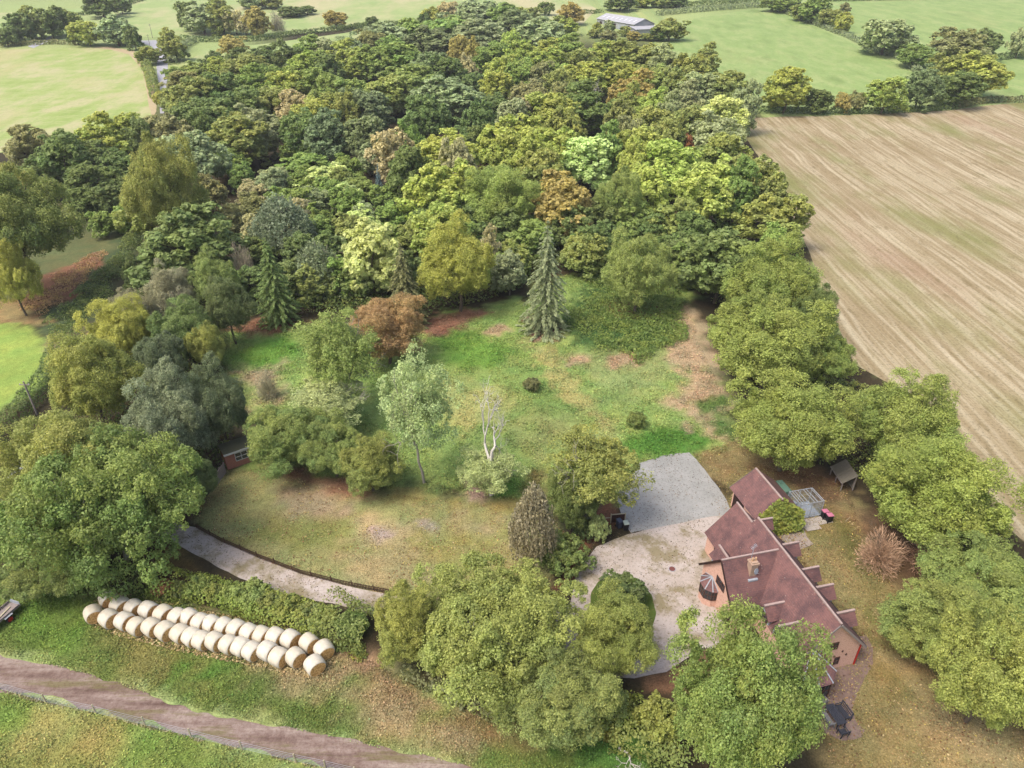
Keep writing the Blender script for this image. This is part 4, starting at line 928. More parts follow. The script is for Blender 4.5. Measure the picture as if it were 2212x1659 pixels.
def window(parent,o,a,b,nx=2,ny=2,frame='frame',n=None):
    """o lower corner, a width vector, b height vector; frame stands proud of the wall"""
    o,a,b=Vector(o),Vector(a),Vector(b); n=Vector(n) if n else a.cross(b).normalized(); f=.06; m=MB()
    for i in range(nx+1): m.bar(o+a*i/nx+n*.02,o+a*i/nx+b+n*.02,f,f,up=n)
    for j in range(ny+1): m.bar(o+b*j/ny+n*.02,o+b*j/ny+a+n*.02,f*.96,f*.96,up=n)
    w=m.build('window',M[frame],parent)
    for i in range(nx):
        p=o+a*i/nx+n*.008; q=a/nx
        MB().add([p,p+q,p+q+b,p+b],[(0,1,2,3)]).build('pane',M['glass'],w)
    return w
window(house,(-3.72,0,2.8),(1.4,0,.0),(0,0,.85),3,2,n=(0,-1,0)); window(house,(-2.15,0,.62),(.46,0,0),(0,0,.92),1,2,n=(0,-1,0))
window(house,(-8.85,7.85,2.85),(0,1.45,0),(0,0,.88),3,2,n=(-1,0,0)); window(house,(-6.34,12.9,.9),(0,1.3,0),(0,0,1.1),3,2,n=(-1,0,0))
for u,z in ((-1.62,2.25),(-1.12,1.7),(-2.3,1.75),(-2.55,1.35)):
    MB().box(u-.1,u+.1,-.05,-.005,z-.03,z+.03).box(u-.03,u+.03,-.06,-.006,z-.12,z+.12).build('wall_tie',M['frame'],house)
MB().prism([(-8.9,5.95,0),(-8.9,7.15,0),(-8.9,7.1,.9),(-8.9,6.3,2.1),(-8.9,5.95,2.1)],(.04,0,0)).build('porch_shade_panel',M['dark'],house)  # flat dark panel on the wall; its colour stands in for the porch recess's shade
def dormer(ax,lat,zr,R0,slope,side,face,hw_=.92,drop=.95):
    """gabled dormer; ax 'u' or 'v' = axis it points along, side = +-1"""
    ju=R0[0]+side*(R0[1]-zr)/slope; ze=zr-drop; ve=R0[0]+side*(R0[1]-ze)/slope
    def pt(a,l,z): return (a,l,z) if ax=='u' else (l,a,z)
    d=MB().prism([pt(face,lat-hw_*.82,ze-.85),pt(face,lat+hw_*.82,ze-.85),pt(face,lat+hw_*.82,ze+.02),pt(face,lat,zr-.16),pt(face,lat-hw_*.82,ze+.02)],pt(-side*1.0,0,0)).build('dormer',M['lead'],house)
    for s in (-1,1): MB().slab([pt(face+side*.25,lat,zr),pt(ju,lat,zr),pt(ve,lat+s*hw_*1.12,ze-.06),pt(face+side*.25,lat+s*hw_*1.12,ze-.06)],.1).build('roof',M['tile'],d)
    MB().bar(pt(face+side*.27,lat,zr+.02),pt(ju-side*.1,lat,zr+.02),.2,.13).build('ridge',M['ridge'],d)
    a=Vector(pt(0,hw_*1.2,0)); o=Vector(pt(face+side*.01,lat-hw_*.6,ze-.75))
    window(d,o,a,(0,0,.75),2,1,'frame',n=pt(side,0,0))
for v in (2.2,4.5): dormer('u',v,4.3,(-3.05,6.44),1.12,-1,-6.62)
for v in (2.25,5.3,7.55,10.9,14.6): dormer('u',v,4.3,(-3.05,6.44) if v<12 else (-3.55,5.88),1.12,1,.36 if v<12 else -.3,.8 if v<12 else .6)
dormer('v',-7.2,4.3,(8.8,6.2),1.15,1,12.08,.85)
ch=MB().box(-6.72,-6.05,7.55,8.25,4.3,6.1).box(-6.79,-5.98,7.48,8.32,6.102,6.28).box(-6.69,-6.08,7.58,8.22,6.282,6.4).build('chimney',M['chim'],house)
for u in (-6.55,-6.22): MB().cyl((u,7.9,6.4),(u,7.9,6.75),.12,.09,10).build('pot',M['pot'],ch)
MB().box(-6.95,-6.0,7.2,7.5,4.45,4.62).build('flashing',M['lead'],ch)
dm=MB(); dm.cyl((-6.3,7.42,5.5),(-6.27,7.35,5.52),.26,.30,16); dm.bar((-6.3,7.55,5.4),(-6.3,7.42,5.5),.04); dm.bar((-6.27,7.35,5.3),(-6.2,7.05,5.55),.025); dm.build('satellite_dish',M['lead'],ch)
am=MB(); am.bar((-6.4,8.3,6.2),(-6.4,8.3,8.0),.035)
for i in range(7): am.bar((-6.62+.07*i,8.1,7.55+.06*i),(-6.62+.07*i,8.5,7.55+.06*i),.015)
am.bar((-6.65,8.3,7.52),(-6.15,8.3,7.95),.02); am.build('aerial',M['steel'],house)
def bay(parent,name,pts,apex,ze,zb,label=None):
    """half-octagon bay: dwarf wall, glazed sides, hipped roof with pale hips"""
    c=Vector((sum(p[0] for p in pts)/len(pts),sum(p[1] for p in pts)/len(pts),0))
    b=MB().prism([(x,y,0) for x,y in pts],(0,0,zb)).build(name,M['brick'],parent)
    for (x0,y0),(x1,y1) in zip(pts[:-1],pts[1:]):
        d=Vector((x1-x0,y1-y0,0)); n=Vector((d.y,-d.x,0)).normalized()
        if n.dot(Vector((x0,y0,0))-c)<0: n=-n
        window(b,(x0,y0,zb+.03),d,(0,0,ze-zb-.06),2,2,'frame',n=n)
    ov=[tuple(c.xy+(Vector(p)-c.xy)*1.12) for p in pts]
    ov[0]=(pts[0][0]+(ov[0][0]-pts[0][0])*.0 if abs(pts[0][0]-pts[-1][0])<.01 else ov[0][0], ov[0][1] if abs(pts[0][0]-pts[-1][0])<.01 else pts[0][1])
    ov[-1]=(pts[-1][0] if abs(pts[0][0]-pts[-1][0])<.01 else ov[-1][0], ov[-1][1] if abs(pts[0][0]-pts[-1][0])<.01 else pts[-1][1])
    rf=MB()
    for p,q in zip(ov[:-1],ov[1:]): rf.slab([(*p,ze),(*q,ze),apex],.06)
    r=rf.build('roof',M['tile'],b)
    for p in ov: MB().bar((*p,ze+.05),Vector(apex)+Vector((0,0,.05)),.09,.05).build('hip',M['lead'],r)
bay(house,'bay_window',[(-8.85,8.75),(-9.35,8.85),(-9.85,9.35),(-9.85,10.25),(-9.45,10.85),(-8.85,11.1)],(-8.88,10.0,2.75),2.05,.85)
bay(house,'conservatory',[(-3.5,0),(-3.65,-1.75),(-4.5,-2.6),(-5.7,-2.65),(-6.5,-1.9),(-6.55,0)],(-5.0,-.05,3.7),2.4,.55)

garage=tag(empty('garage',hw(2.27,16.85),RZ),'small brick garage with a red-brown tiled roof behind the house','garage')
def gl(u,v,z): return (u-2.27,v-16.85,z)
wall('wall',garage,[gl(-.2,16.9,0),gl(4.75,16.9,0),gl(4.75,16.9,2.4),gl(2.27,16.9,4.4),gl(-.2,16.9,2.4)],(0,4.8,0))
g1=roof('roof',garage,[gl(2.27,16.6,4.6),gl(2.27,22.05,4.6),gl(-.55,22.05,2.38),gl(-.55,16.6,2.38)])
g2=roof('roof',garage,[gl(2.27,16.6,4.6),gl(2.27,22.05,4.6),gl(5.08,22.05,2.38),gl(5.08,16.6,2.38)])
ridge(g1,gl(2.27,16.58,4.62),gl(2.27,22.07,4.62),.2)
MB().bar(gl(2.2,22.1,4.45),gl(-.56,22.1,2.28),.05,.18).build('bargeboard',M['old_wood'],g1)
dd=MB()
for k in range(8): dd.box(*(gl(-.24,19.3+.27*k,0)[0],gl(-.20,0,0)[0]),gl(0,19.3+.27*k,0)[1],gl(0,19.55+.27*k,0)[1],.05,2.1)
dd.build('door',M['dark'],garage)

# climbing plant on the garage gable
def leafmass(name,pos,nrm,leaf,colr,seed,label,cat,alpha=None,mat='leaf',kind=None,elong=1.5):
    rng=np.random.default_rng(seed); o0=pos.mean(0); o0[2]=pos[:,2].min()
    V,F=cards(pos-o0,unit(nrm),leaf,rng,elong); tv=fbm(pos[:,0]*1.0+pos[:,2],pos[:,1],1.2,seed,3)
    o=mk(name,npmesh(name,V,F,{'t':np.clip((tv-.3)*2+rng.normal(0,.2,len(pos)),0,1),'v':np.clip(.5+(tv-.5)*.5+rng.normal(0,.17,len(pos)),0,1)}),M[mat])
    o.location=o0; c,a,_=PAL[colr]; o.color=(*np.clip(lin(c)*KL,0,1),a if alpha is None else alpha); tag(o,label,cat,kind=kind); return o
rng=np.random.default_rng(77); n=5200
u=rng.uniform(-.5,5.3,n); zz=rng.random(n)*4.7; top=4.75-.80*np.abs(u-2.27)+.5*fbm(u,u*0,1,3)-.1
k=(zz<top)&(u>-.2); u,zz=u[k],zz[k]; n=len(u)
depth=.12+.9*rng.random(n)*np.clip(1.2-zz/4.2,.12,1)*(.6+.8*fbm(u,zz,1.2,9))
pw=np.array([hw(a,16.86-b,z) for a,b,z in zip(u,depth,zz)]); nrm=np.array([math.sin(RZ),-math.cos(RZ),.5])+rng.normal(size=(n,3))*.5
leafmass('climbing_plant',pw,nrm,.19,'yg',78,'yellow-green climbing plant covering the garage gable','climbing plant',.7)

# ------------------------------------------------------------------ kennel cage, bins, tank, store
cage=tag(empty('kennel_cage',hw(7.25,18.95),RZ),'pale galvanised kennel cage on a slab beside the garage','cage')
MB().box(-1.47,1.47,-1.17,1.17,-.02,.06).build('floor',M['cagefloor'],cage)
for x in (-1.44,0,1.44):
    for y in (-1.14,1.14): MB().box(x-.03,x+.03,y-.03,y+.03,.06,2.1).build('post',M['steel'],cage)
for a,b in (((-1.47,-1.14),(1.47,-1.14)),((-1.47,1.14),(1.47,1.14)),((-1.44,-1.17),(-1.44,1.17)),((1.44,-1.17),(1.44,1.17))):
    MB().bar((*a,2.12),(*b,2.12),.06).build('rail',M['steel'],cage); MB().bar((*a,.13),(*b,.13),.05).build('rail',M['steel'],cage)
    L_=math.dist(a,b); k=int(L_/.11); m=MB()
    for i in range(1,k): p=Vector((*a,0)).lerp(Vector((*b,0)),i/k); m.bar((p.x,p.y,.12),(p.x,p.y,2.1),.014)
    for z in (.7,1.3): m.bar((*a,z),(*b,z),.016)
    m.build('mesh_panel',M['steel'],cage)
for x in (-1.15,-.85,-.45,.25,.6,1.2): MB().bar((x,-1.14,2.16),(x,1.14,2.16),.05).build('roof_bar',M['steel'],cage)
MB().box(-1.1,-.5,.5,1.0,.06,.75).build('kennel_box',M['cagefloor'],cage)
pv=tag(empty('paving',hw(0,0),RZ),kind='structure')
sl=MB().box(-.29,.29,-.29,.29,-.02,.045).build('slab',M['slab'],pv,.01); first=True
for i in range(6):
    for j in range(2+(i<3)):
        o=sl if first else sl.copy()
        if not first: col.objects.link(o)
        first=False; o.parent=pv; o.location=(6.1+.6*i+rr.uniform(-.01,.01),17.35-.6*j+rr.uniform(-.01,.01),rr.uniform(0,.012)); o.rotation_euler=(0,0,rr.uniform(-.02,.02))
def bin_(loc,rz,lid,body,label,lidmat):
    b=tag(empty('wheelie_bin',loc,rz),label,'bin')
    m=MB(); m.add([(-.22,-.26,.05),(.22,-.26,.05),(.22,.24,.05),(-.22,.24,.05),(-.28,-.33,.98),(.28,-.33,.98),(.28,.31,.98),(-.28,.31,.98)],[(0,3,2,1),(4,5,6,7),(0,1,5,4),(1,2,6,5),(2,3,7,6),(3,0,4,7)]); m.build('body',M[body],b,.02)
    MB().add([(-.3,-.36,.985),(.3,-.36,.985),(.3,.35,.985),(-.3,.35,.985),(-.25,-.3,1.06),(.25,-.3,1.06),(.25,.3,1.09),(-.25,.3,1.09)],[(0,3,2,1),(4,5,6,7),(0,1,5,4),(1,2,6,5),(2,3,7,6),(3,0,4,7)]).build('lid',M[lidmat],b,.015)
    for s in (-1,1): MB().cyl((s*.25,.27,.1),(s*.31,.27,.1),.1,n=12).build('wheel',M['rubber'],b)
    MB().bar((-.22,.42,.95),(.22,.42,.95),.03).build('handle',M[body],b)
    return b
bin_(hw(8.85,17.4),RZ+R_(90),1,'black','black wheelie bin with a pink lid, the one nearer the cage','pink')
bin_(hw(8.98,16.72),RZ+R_(86),1,'black','black wheelie bin with a pink lid, the one nearer the camera','pink')
bin_((12.36,57.75,0),R_(10),1,'black','black wheelie bin with a pale lid beside the gravel yard','mint')
bin_((11.7,58.1,0),R_(25),1,'slate','slate grey wheelie bin in front of the dark board screen','slate')
tank=tag(empty('oil_tank',hw(6.55,22.2),RZ),'green plastic oil tank behind the garage','tank')
MB().box(-.5,.5,-1.05,1.05,.15,1.15).build('body',M['green_tank'],tank,.12); MB().cyl((0,.4,1.15),(0,.4,1.25),.16,n=12).build('cap',M['green_tank'],tank); MB().box(-.4,.4,-.95,.95,0,.15).build('plinth',M['concrete'],tank)
st=tag(empty('log_store',(39.1,65.8,0),R_(2)),'weathered grey lean-to log store under the trees right of the garage','shed')
for k in range(7): MB().slab([(-.85,-1.6+.46*k,1.15),(.75,-1.6+.46*k,2.2),(.75,-1.16+.46*k,2.2),(-.85,-1.16+.46*k,1.15)],.04).build('roof_board',M['old_wood'],st)
for x,h in ((-.75,1.15),(.65,2.1)):
    for y in (-1.5,0,1.45): MB().box(x-.05,x+.05,y-.05,y+.05,0,h).build('post',M['grey_wood'],st)
for k in range(6): MB().box(.66,.7,-1.6,1.6,.1+.33*k,.4+.33*k).build('board',M['old_wood'],st)
MB().bar((-.87,-1.62,1.08),(-.87,1.65,1.08),.06,.12).build('fascia',M['grey_wood'],st)
ca=tag(MB().cyl((0,0,0),(.12,-.3,.9),.03,.025,6).build('garden_cane',M['pale_post']),'thin pale cane stuck in the side lawn near the bins','cane'); ca.location=hw(10.9,16.3)

# board screen by the yard
sc=tag(empty('board_screen',(11.66,58.88,0),R_(7)),'dark brown board screen with pale posts beside the gravel yard','fence')
for k in range(8): MB().box(-.74+.185*k,-.56+.185*k,-.02,.02,.08,1.15+.01*(k%2)).build('board',M['dark_board'],sc)
for x in (-.80,.80): MB().box(x-.05,x+.05,-.05,.05,0,1.32).build('post',M['pale_post'],sc)
MB().box(-.75,.75,-.045,.045,1.17,1.24).build('rail',M['pale_post'],sc)
MB().box(-1.75,-.86,-.03,.03,.75,.82).build('rail',M['pale_post'],sc); MB().box(-1.78,-1.70,-.04,.04,0,.9).build('post',M['pale_post'],sc)
mh=tag(empty('manhole_cover',(16.34,51.94,.02)),'round rusty manhole cover in the drive','manhole'); MB().cyl((0,0,0),(0,0,.03),.36,n=24).build('frame',M['lead'],mh); MB().cyl((0,0,.03),(0,0,.045),.31,n=24).build('lid',M['iron'],mh)

# ------------------------------------------------------------------ patio furniture
def slats(m,x0,x1,y0,y1,z,n,along='y',t=.03,gap=.25):
    for i in range(n):
        if along=='y': w=(x1-x0)/n; m.box(x0+w*i+w*gap/2,x0+w*(i+1)-w*gap/2,y0,y1,z,z+t)
        else: w=(y1-y0)/n; m.box(x0,x1,y0+w*i+w*gap/2,y0+w*(i+1)-w*gap/2,z,z+t)
    return m
tb=tag(empty('garden_table',(26.45,35.35,.02),R_(14)),'dark slatted garden table on the patio','table')
for i in range(6): MB().box(-.42+.14*i,-.30+.14*i,-.9,.9,.71,.74).build('slat',M['garden'],tb)
for x in (-.36,.36):
    for y in (-.8,.8): MB().box(x-.04,x+.04,y-.04,y+.04,0,.705).build('leg',M['garden'],tb)
MB().box(-.34,.34,-.82,-.76,.62,.70).box(-.34,.34,.76,.82,.62,.70).build('apron',M['garden'],tb)
def seat(loc,rz,w,label,mat,cat='bench'):
    b=tag(empty('garden_bench' if w>.9 else 'garden_chair',loc,rz),label,cat)
    for i in range(5): MB().box(-.25+.1*i,-.17+.1*i,-w/2,w/2,.42,.45).build('seat_slat',M[mat],b)
    n=int(w/.13)
    for i in range(n): y=-w/2+w*(i+.5)/n; MB().bar((-.29,y,.46),(-.36,y,.9),.05,.02).build('back_slat',M[mat],b)
    MB().bar((-.37,-w/2,.92),(-.37,w/2,.92),.05,.07).build('back_rail',M[mat],b)
    for s in (-1,1):
        MB().box(.2,.26,s*w/2-.03,s*w/2+.03,0,.64).build('leg',M[mat],b); MB().bar((-.28,s*w/2,0),(-.38,s*w/2,.95),.06).build('leg',M[mat],b)
        MB().box(-.34,.3,s*w/2-.04,s*w/2+.04,.641,.67).build('armrest',M[mat],b)
seat((25.75,35.15,.02),R_(14),1.25,'silvery wooden garden bench left of the dark table','silver_wood')
seat((27.25,35.75,.02),R_(196),1.3,'dark garden bench right of the dark table','garden')
seat((26.55,34.0,.02),R_(104),.62,'dark garden chair at the near end of the table','garden','chair')
seat((25.95,36.75,.02),R_(-70),.62,'silvery garden chair at the house end of the table','silver_wood','chair')

# ------------------------------------------------------------------ outbuilding and fences at the drive entrance
ob=tag(empty('outbuilding',(-33.1,69.1,0),R_(35)),'small red brick outbuilding with a white roof edge among trees','outbuilding')
MB().box(-1.7,1.9,0,2.4,0,2.15).build('wall',M['redbrick'],ob); MB().box(-1.8,2.0,-.12,2.5,2.152,2.30).build('roof',M['green_wood'],ob)
MB().box(-1.82,2.02,-.16,-.121,2.10,2.34).build('fascia',M['white'],ob)
window(ob,(-.55,0,.85),(1.45,0,0),(0,0,1.1),2,2,'white',n=(0,-1,0))
def panel_fence(name,a,b,h,mat,label,nb,lattice=False):
    a,b=Vector(a),Vector(b); d=b-a; e=tag(empty(name,(*a,0),math.atan2(d.y,d.x)),label,'fence'); L_=d.length
    for x in (0,L_/2,L_): MB().box(x-.05,x+.05,-.05,.05,0,h+.08).build('post',M[mat],e)
    for i in range(nb):
        if lattice: MB().box(.06,L_-.06,-.09,-.055,.05+(h-.05)*i/nb,.05+(h-.05)*(i+.8)/nb).build('board',M[mat],e)
        else: MB().box(.05+(L_-.1)*i/nb,.05+(L_-.1)*(i+.85)/nb,-.085,-.055,.05,h).build('board',M[mat],e)
    MB().box(0,L_,.0,.04,h-.14,h-.06).build('rail',M['pale_post'] if not lattice else M[mat],e)
panel_fence('fence_panel',(-34.85,65.5),(-34.6,67.6),1.5,'grey_wood','tall weathered grey fence panel left of the brick outbuilding',9,True)
panel_fence('fence_panel',(-35.7,62.2),(-34.88,65.3),.85,'green_wood','low greenish board fence between the oak and the grey panel',22)
lw=[G(*p) for p in LANE_UP]
pf=tag(empty('picket_fence',(*lw[0][:2],0)),'low dark brown picket fence curving along the drive and lawn','fence'); m=MB(); ml=MB(); k=0
for a,b in zip(lw[:-1],lw[1:]):
    a=Vector((*a[:2],0))-Vector((*lw[0][:2],0)); b=Vector((*b[:2],0))-Vector((*lw[0][:2],0)); nn=int((b-a).length/.16); d=(b-a).normalized()
    for i in range(nn):
        p=a.lerp(b,i/nn); m.bar(p,p+Vector((0,0,.62+.05*rr.random())),.085,.025,up=(-d.y,d.x,0)); k+=1
        if k%14==0: MB().bar(p-Vector((d.y,-d.x,0))*.05,p-Vector((d.y,-d.x,0))*.05+Vector((0,0,.8)),.09).build('post',M['picket'],pf)
    for z in (.2,.5): ml.bar(a+Vector((-d.y*.04,d.x*.04,z)),b+Vector((-d.y*.04,d.x*.04,z)),.03,.06)
tag(m.build('pickets',M['picket'],pf),kind='stuff'); ml.build('rails',M['picket'],pf)
fl=[G(*T(0,3,*p)) for p in ((-200,690),(0,735),(300,820),(620,890),(940,970),(1240,1045),(1570,1125),(1920,1205),(2110,1245),(2300,1290))]
wf=tag(empty('wire_fence',(*fl[0][:2],0)),'pale stock-wire fence with wooden posts along the farm track','fence'); m=MB(); o0=Vector((*fl[0][:2],0))
for i,p in enumerate(fl):
    p=Vector((*p[:2],0))-o0; t=Vector((rr.uniform(-.06,.06),rr.uniform(-.06,.06),1.15)); MB().bar(p,p+t,.10).build('post',M['pale_post'],wf)
    if i:
        q=Vector((*fl[i-1][:2],0))-o0; nn=4
        for z in (.15,.35,.55,.75,1.0): m.bar(q+Vector((0,0,z)),p+Vector((0,0,z)),.013)
m.build('wires',M['steel'],wf)

# ------------------------------------------------------------------ bales
def bale_parts():
    rng=np.random.default_rng(8); n=36; prof=[(-.60,.60),(-.56,.66),(-.40,.70),(-.15,.715),(.15,.715),(.40,.70),(.56,.66),(.60,.60)]
    V=[];F=[]
    for i,(x,r) in enumerate(prof):
        for k in range(n):
            a=2*math.pi*k/n; rk=r*(1+.012*math.sin(3*a+1)+.008*math.sin(7*a)); V.append((x*1.08,rk*math.cos(a),rk*math.sin(a)+.70))
    for i in range(len(prof)-1):
        for k in range(n): F.append((i*n+k,i*n+(k+1)%n,(i+1)*n+(k+1)%n,(i+1)*n+k))
    w=npmesh('wrap',np.array(V),np.array(F),smooth=True)
    es=[]
    for s in (-1,1):
        V=[(s*.655,0,.70)];F=[]
        for j,(r,x) in enumerate(((.12,.655),(.25,.66),(.38,.655),(.5,.655),(.6,.645))):
            for k in range(n):
                a=2*math.pi*k/n; V.append((s*(x+.025*rng.random()-.01*(j%2)),r*math.cos(a),r*math.sin(a)+.70))
        tri=[(0,1+k,1+(k+1)%n) for k in range(n)]; quad=[(1+(j-1)*n+k,1+(j-1)*n+(k+1)%n,1+j*n+(k+1)%n,1+j*n+k) for j in range(1,5) for k in range(n)]
        me=bpy.data.meshes.new('straw_end'); me.from_pydata(V,[],[t if s>0 else t[::-1] for t in tri+quad]); es.append(me)
    return w,es
def wrap_mat():
    m,nt,n,l,bs=newmat('net_wrap'); v=objco(nt); s=objco(nt,(1,14,14))
    oi=nd(nt,'ShaderNodeObjectInfo')
    c=mixc(nt,lin((238,232,218))*KG*1.06,lin((220,207,178))*KG,ramp(nt,noise(nt,2.2,4,.6,v),[(.45,0.0),(.72,.9)]))
    c=mixc(nt,c,lin((224,206,166))*KG,math_(nt,'MULTIPLY',oi.outputs['Random'],.3))
    sx=nd(nt,'ShaderNodeSeparateXYZ'); l.new(v,sx.inputs[0])
    f=math_(nt,'FRACT',math_(nt,'MULTIPLY',sx.outputs[0],16.0)); c=mixc(nt,c,lin((214,200,170))*KG,ramp(nt,f,[(.0,.45),(.3,0.0)]))
    l.new(c,bs.inputs['Base Color']); setp(bs,.6,.3); bump(nt,bs,noise(nt,10,3,.6,v),.02,.5); return m
def straw_mat():
    m,nt,n,l,bs=newmat('straw'); v=objco(nt)
    c=ramp(nt,noise(nt,7,5,.7,v),[(.3,lin((150,108,62))*KG),(.5,lin((216,172,110))*KG*1.5),(.7,lin((238,202,146))*KG*1.5)])
    l.new(c,bs.inputs['Base Color']); setp(bs,.95,.1); bump(nt,bs,noise(nt,12,4,.7,v),.06,.9); return m
M['wrap']=wrap_mat(); M['straw']=straw_mat()
bw,be=bale_parts()
BX=[710,785,875,970,1065,1160,1235,1310,1380,1460,1540,1625,1700,1795,1890,2010,2105]; BY=[150,187,205,222,242,265,270,303,315,327,343,370,380,397,412,435,475]
FX=[610,715,815,895,990,1080,1175,1250,1315,1400,1490,1565,1640,1740,1815,1920,2045]; FY=[245,277,292,327,333,358,370,392,415,425,443,455,485,487,525,527,575]
WORD=['first','second','third','fourth','fifth','sixth','seventh','eighth','ninth','tenth','eleventh','twelfth','thirteenth','fourteenth','fifteenth','sixteenth','seventeenth']
BSC=1.0
for row,(xs,ys) in (('back',(BX,BY)),('front',(FX,FY))):
    for i,(x,y) in enumerate(zip(xs,ys)):
        p=G(*T(0,3,x-6,y),.80)
        yaw=-31+rr.uniform(-5,5)+(-18 if i in (0,16) else 0)+(-8 if i==15 else 0)
        e=tag(empty('round_bale',(p[0],p[1],-.02),R_(yaw)),'white net-wrapped round bale, %s from the left in the %s row'%(WORD[i],row),'bale','round bales in two rows')
        e.scale=(.97*rr.uniform(.95,1.04),1.17*rr.uniform(.96,1.05),1.15*rr.uniform(.95,1.05)); mk('wrap',bw,M['wrap'],e)
        for me in be: mk('straw_end',me,M['straw'],e)

# ------------------------------------------------------------------ trailer and box at the left edge
tr=tag(empty('farm_trailer',(-47.9,45.6,0),R_(71)),'old grey wooden farm trailer with red wheels at the left edge','trailer')
for k in range(6): MB().box(-1.7,1.35,-.62+.21*k,-.42+.21*k,.62,.66).build('plank',M['grey_wood'],tr)
for s in (-1,1):
    MB().box(-1.7,1.3,s*.66-.02,s*.66+.02,.66,.92).build('side_board',M['grey_wood'],tr)
    w=MB().cyl((0,s*.70,.33),(0,s*.86,.33),.33,n=18).build('wheel',M['rubber'],tr); MB().cyl((0,s*.865,.33),(0,s*.88,.33),.24,n=18).build('rim',M['red'],w)
    MB().box(-.4,.4,s*.70 if s>0 else -.9,.9 if s>0 else -.70,.70,.73).build('mudguard',M['lead'],tr)
MB().box(1.36,1.40,-.64,.64,.66,1.12).build('tailboard',M['lead'],tr); MB().bar((-1.7,0,.55),(-2.9,0,.5),.1).build('drawbar',M['iron'],tr); MB().box(-1.6,1.3,-.4,-.3,.5,.615).box(-1.6,1.3,.3,.4,.5,.615).build('chassis',M['iron'],tr)
MB().bar((-1.4,-.3,.72),(.9,.1,.72),.14,.06).build('loose_plank',M['pale_post'],tr)
cr=tag(empty('feed_box',(-49.4,49.8,0),R_(-3)),'small pale-lidded box on legs beside the hedge at left edge','box')
MB().box(-.5,.1,-.3,.3,.25,.6).build('body',M['grey_wood'],cr); MB().slab([(-.56,-.36,.6),(.14,-.36,.6),(.14,.36,.75),(-.56,.36,.75)],.04).build('lid',M['white'],cr)
for x in (-.45,.45):
    for y in (-.25,.25): MB().box(x-.04,x+.04,y-.04,y+.04,0,.25 if x<0 else .55).build('leg',M['grey_wood'],cr)
for k in range(3): MB().box(.14,.55,-.28+.2*k,-.14+.2*k,.5,.53).build('slat',M['grey_wood'],cr)

# ------------------------------------------------------------------ car under the oak
cx=tag(empty('parked_car',(-38.6,61.9,0),R_(25)),'dark teal car parked under the big spreading oak','car')
sec=[(-2.1,.35,.72,.78),(-1.95,.25,.9,.82),(-1.2,.22,.98,.86),(0,.2,1.0,.88),(1.2,.22,.95,.86),(1.95,.28,.8,.8),(2.15,.36,.62,.72)]
V=[];F=[]
for x,z0,z1,w in sec: V+=[(x,-w,z0),(x,-w*1.02,(z0+z1)/2),(x,-w*.93,z1),(x,w*.93,z1),(x,w*1.02,(z0+z1)/2),(x,w,z0)]
for i in range(len(sec)-1): F+=[(i*6+k,i*6+(k+1)%6,(i+1)*6+(k+1)%6,(i+1)*6+k) for k in range(6)]
F+=[tuple(range(5,-1,-1)),tuple(range(len(V)-6,len(V)))]
MB().add(V,F).build('body',M['car'],cx,smooth=False)
MB().add([(-1.75,-.76,.99),(.95,-.76,.99),(.95,.76,.99),(-1.75,.76,.99),(-1.35,-.6,1.46),(.2,-.6,1.46),(.2,.6,1.46),(-1.35,.6,1.46)],[(0,3,2,1),(4,5,6,7),(0,1,5,4),(1,2,6,5),(2,3,7,6),(3,0,4,7)]).build('window',M['glass'],cx,.03)
MB().box(-1.3,.15,-.58,.58,1.465,1.49).build('roof',M['car'],cx,.01)
for x in (-1.3,1.35):
    for s in (-1,1): w=MB().cyl((x,s*.72,.32),(x,s*.9,.32),.32,n=16).build('wheel',M['rubber'],cx); MB().cyl((x,s*.9,.32),(x,s*.915,.32),.2,n=12).build('rim',M['lead'],w)
for s in (-1,1): MB().box(2.08,2.15,s*.6-.12,s*.6+.12,.55,.66).build('headlight',M['white'],cx)

# ------------------------------------------------------------------ poles and barn
def pole(b,h,label):
    e=tag(empty('utility_pole',tuple(b),0),label,'pole'); MB().cyl((0,0,-.2),(0,0,h),.14,.09,8).build('post',M['grey_wood'],e); MB().bar((-.7,0,h-.5),(.7,0,h-.5),.1).build('crossarm',M['grey_wood'],e)
    for x in (-.6,.6): MB().cyl((x,0,h-.45),(x,0,h-.3),.04,n=6).build('insulator',M['white'],e)
pole(G(*T(0,2,240,195)),5.2,'leaning grey utility pole beside the clipped hedge at left')
pole(G(*T(0,0,990,247)),7,'thin utility pole behind the far road junction'); pole(G(*T(0,0,978,322)),7,'thin utility pole at the near side of the road junction'); pole(G(*T(1,0,1860,82)),7,'thin utility pole behind the grey barn')
bo=np.array([74.97,448.92]); bd=np.array([16.6,-40.5]); bd/=np.linalg.norm(bd); zb=float(zt(462))-1.0
barn=tag(empty('barn',(bo[0],bo[1],zb),math.atan2(bd[1],bd[0])),'long pale grey sheet-roofed barn beyond the wood','barn')
MB().prism([(-.3,-6.6,0),(-.3,6.6,0),(-.3,6.6,4.6),(-.3,0,7.2),(-.3,-6.6,4.6)],(-44,0,0)).build('wall',M['barnwall'],barn)
for s in (-1,1):
    r=MB().slab([(.3,0,7.5),(-45,0,7.5),(-45,s*7.1,4.7),(.3,s*7.1,4.7)],.15).build('roof',M['asbestos'],barn)
    for k in range(8):
        x=-3.5-5.2*k; MB().slab([(x,s*2.6,6.56),(x-1.5,s*2.6,6.56),(x-1.5,s*5,5.62),(x,s*5,5.62)],.05).build('skylight',M['skylight'],r)
for k in range(7):
    x=-4-5.6*k; MB().box(x-3.0,x,-6.68,-6.62,.2,3.6).build('opening',M['dark' if k%3==0 else 'lead'],barn)
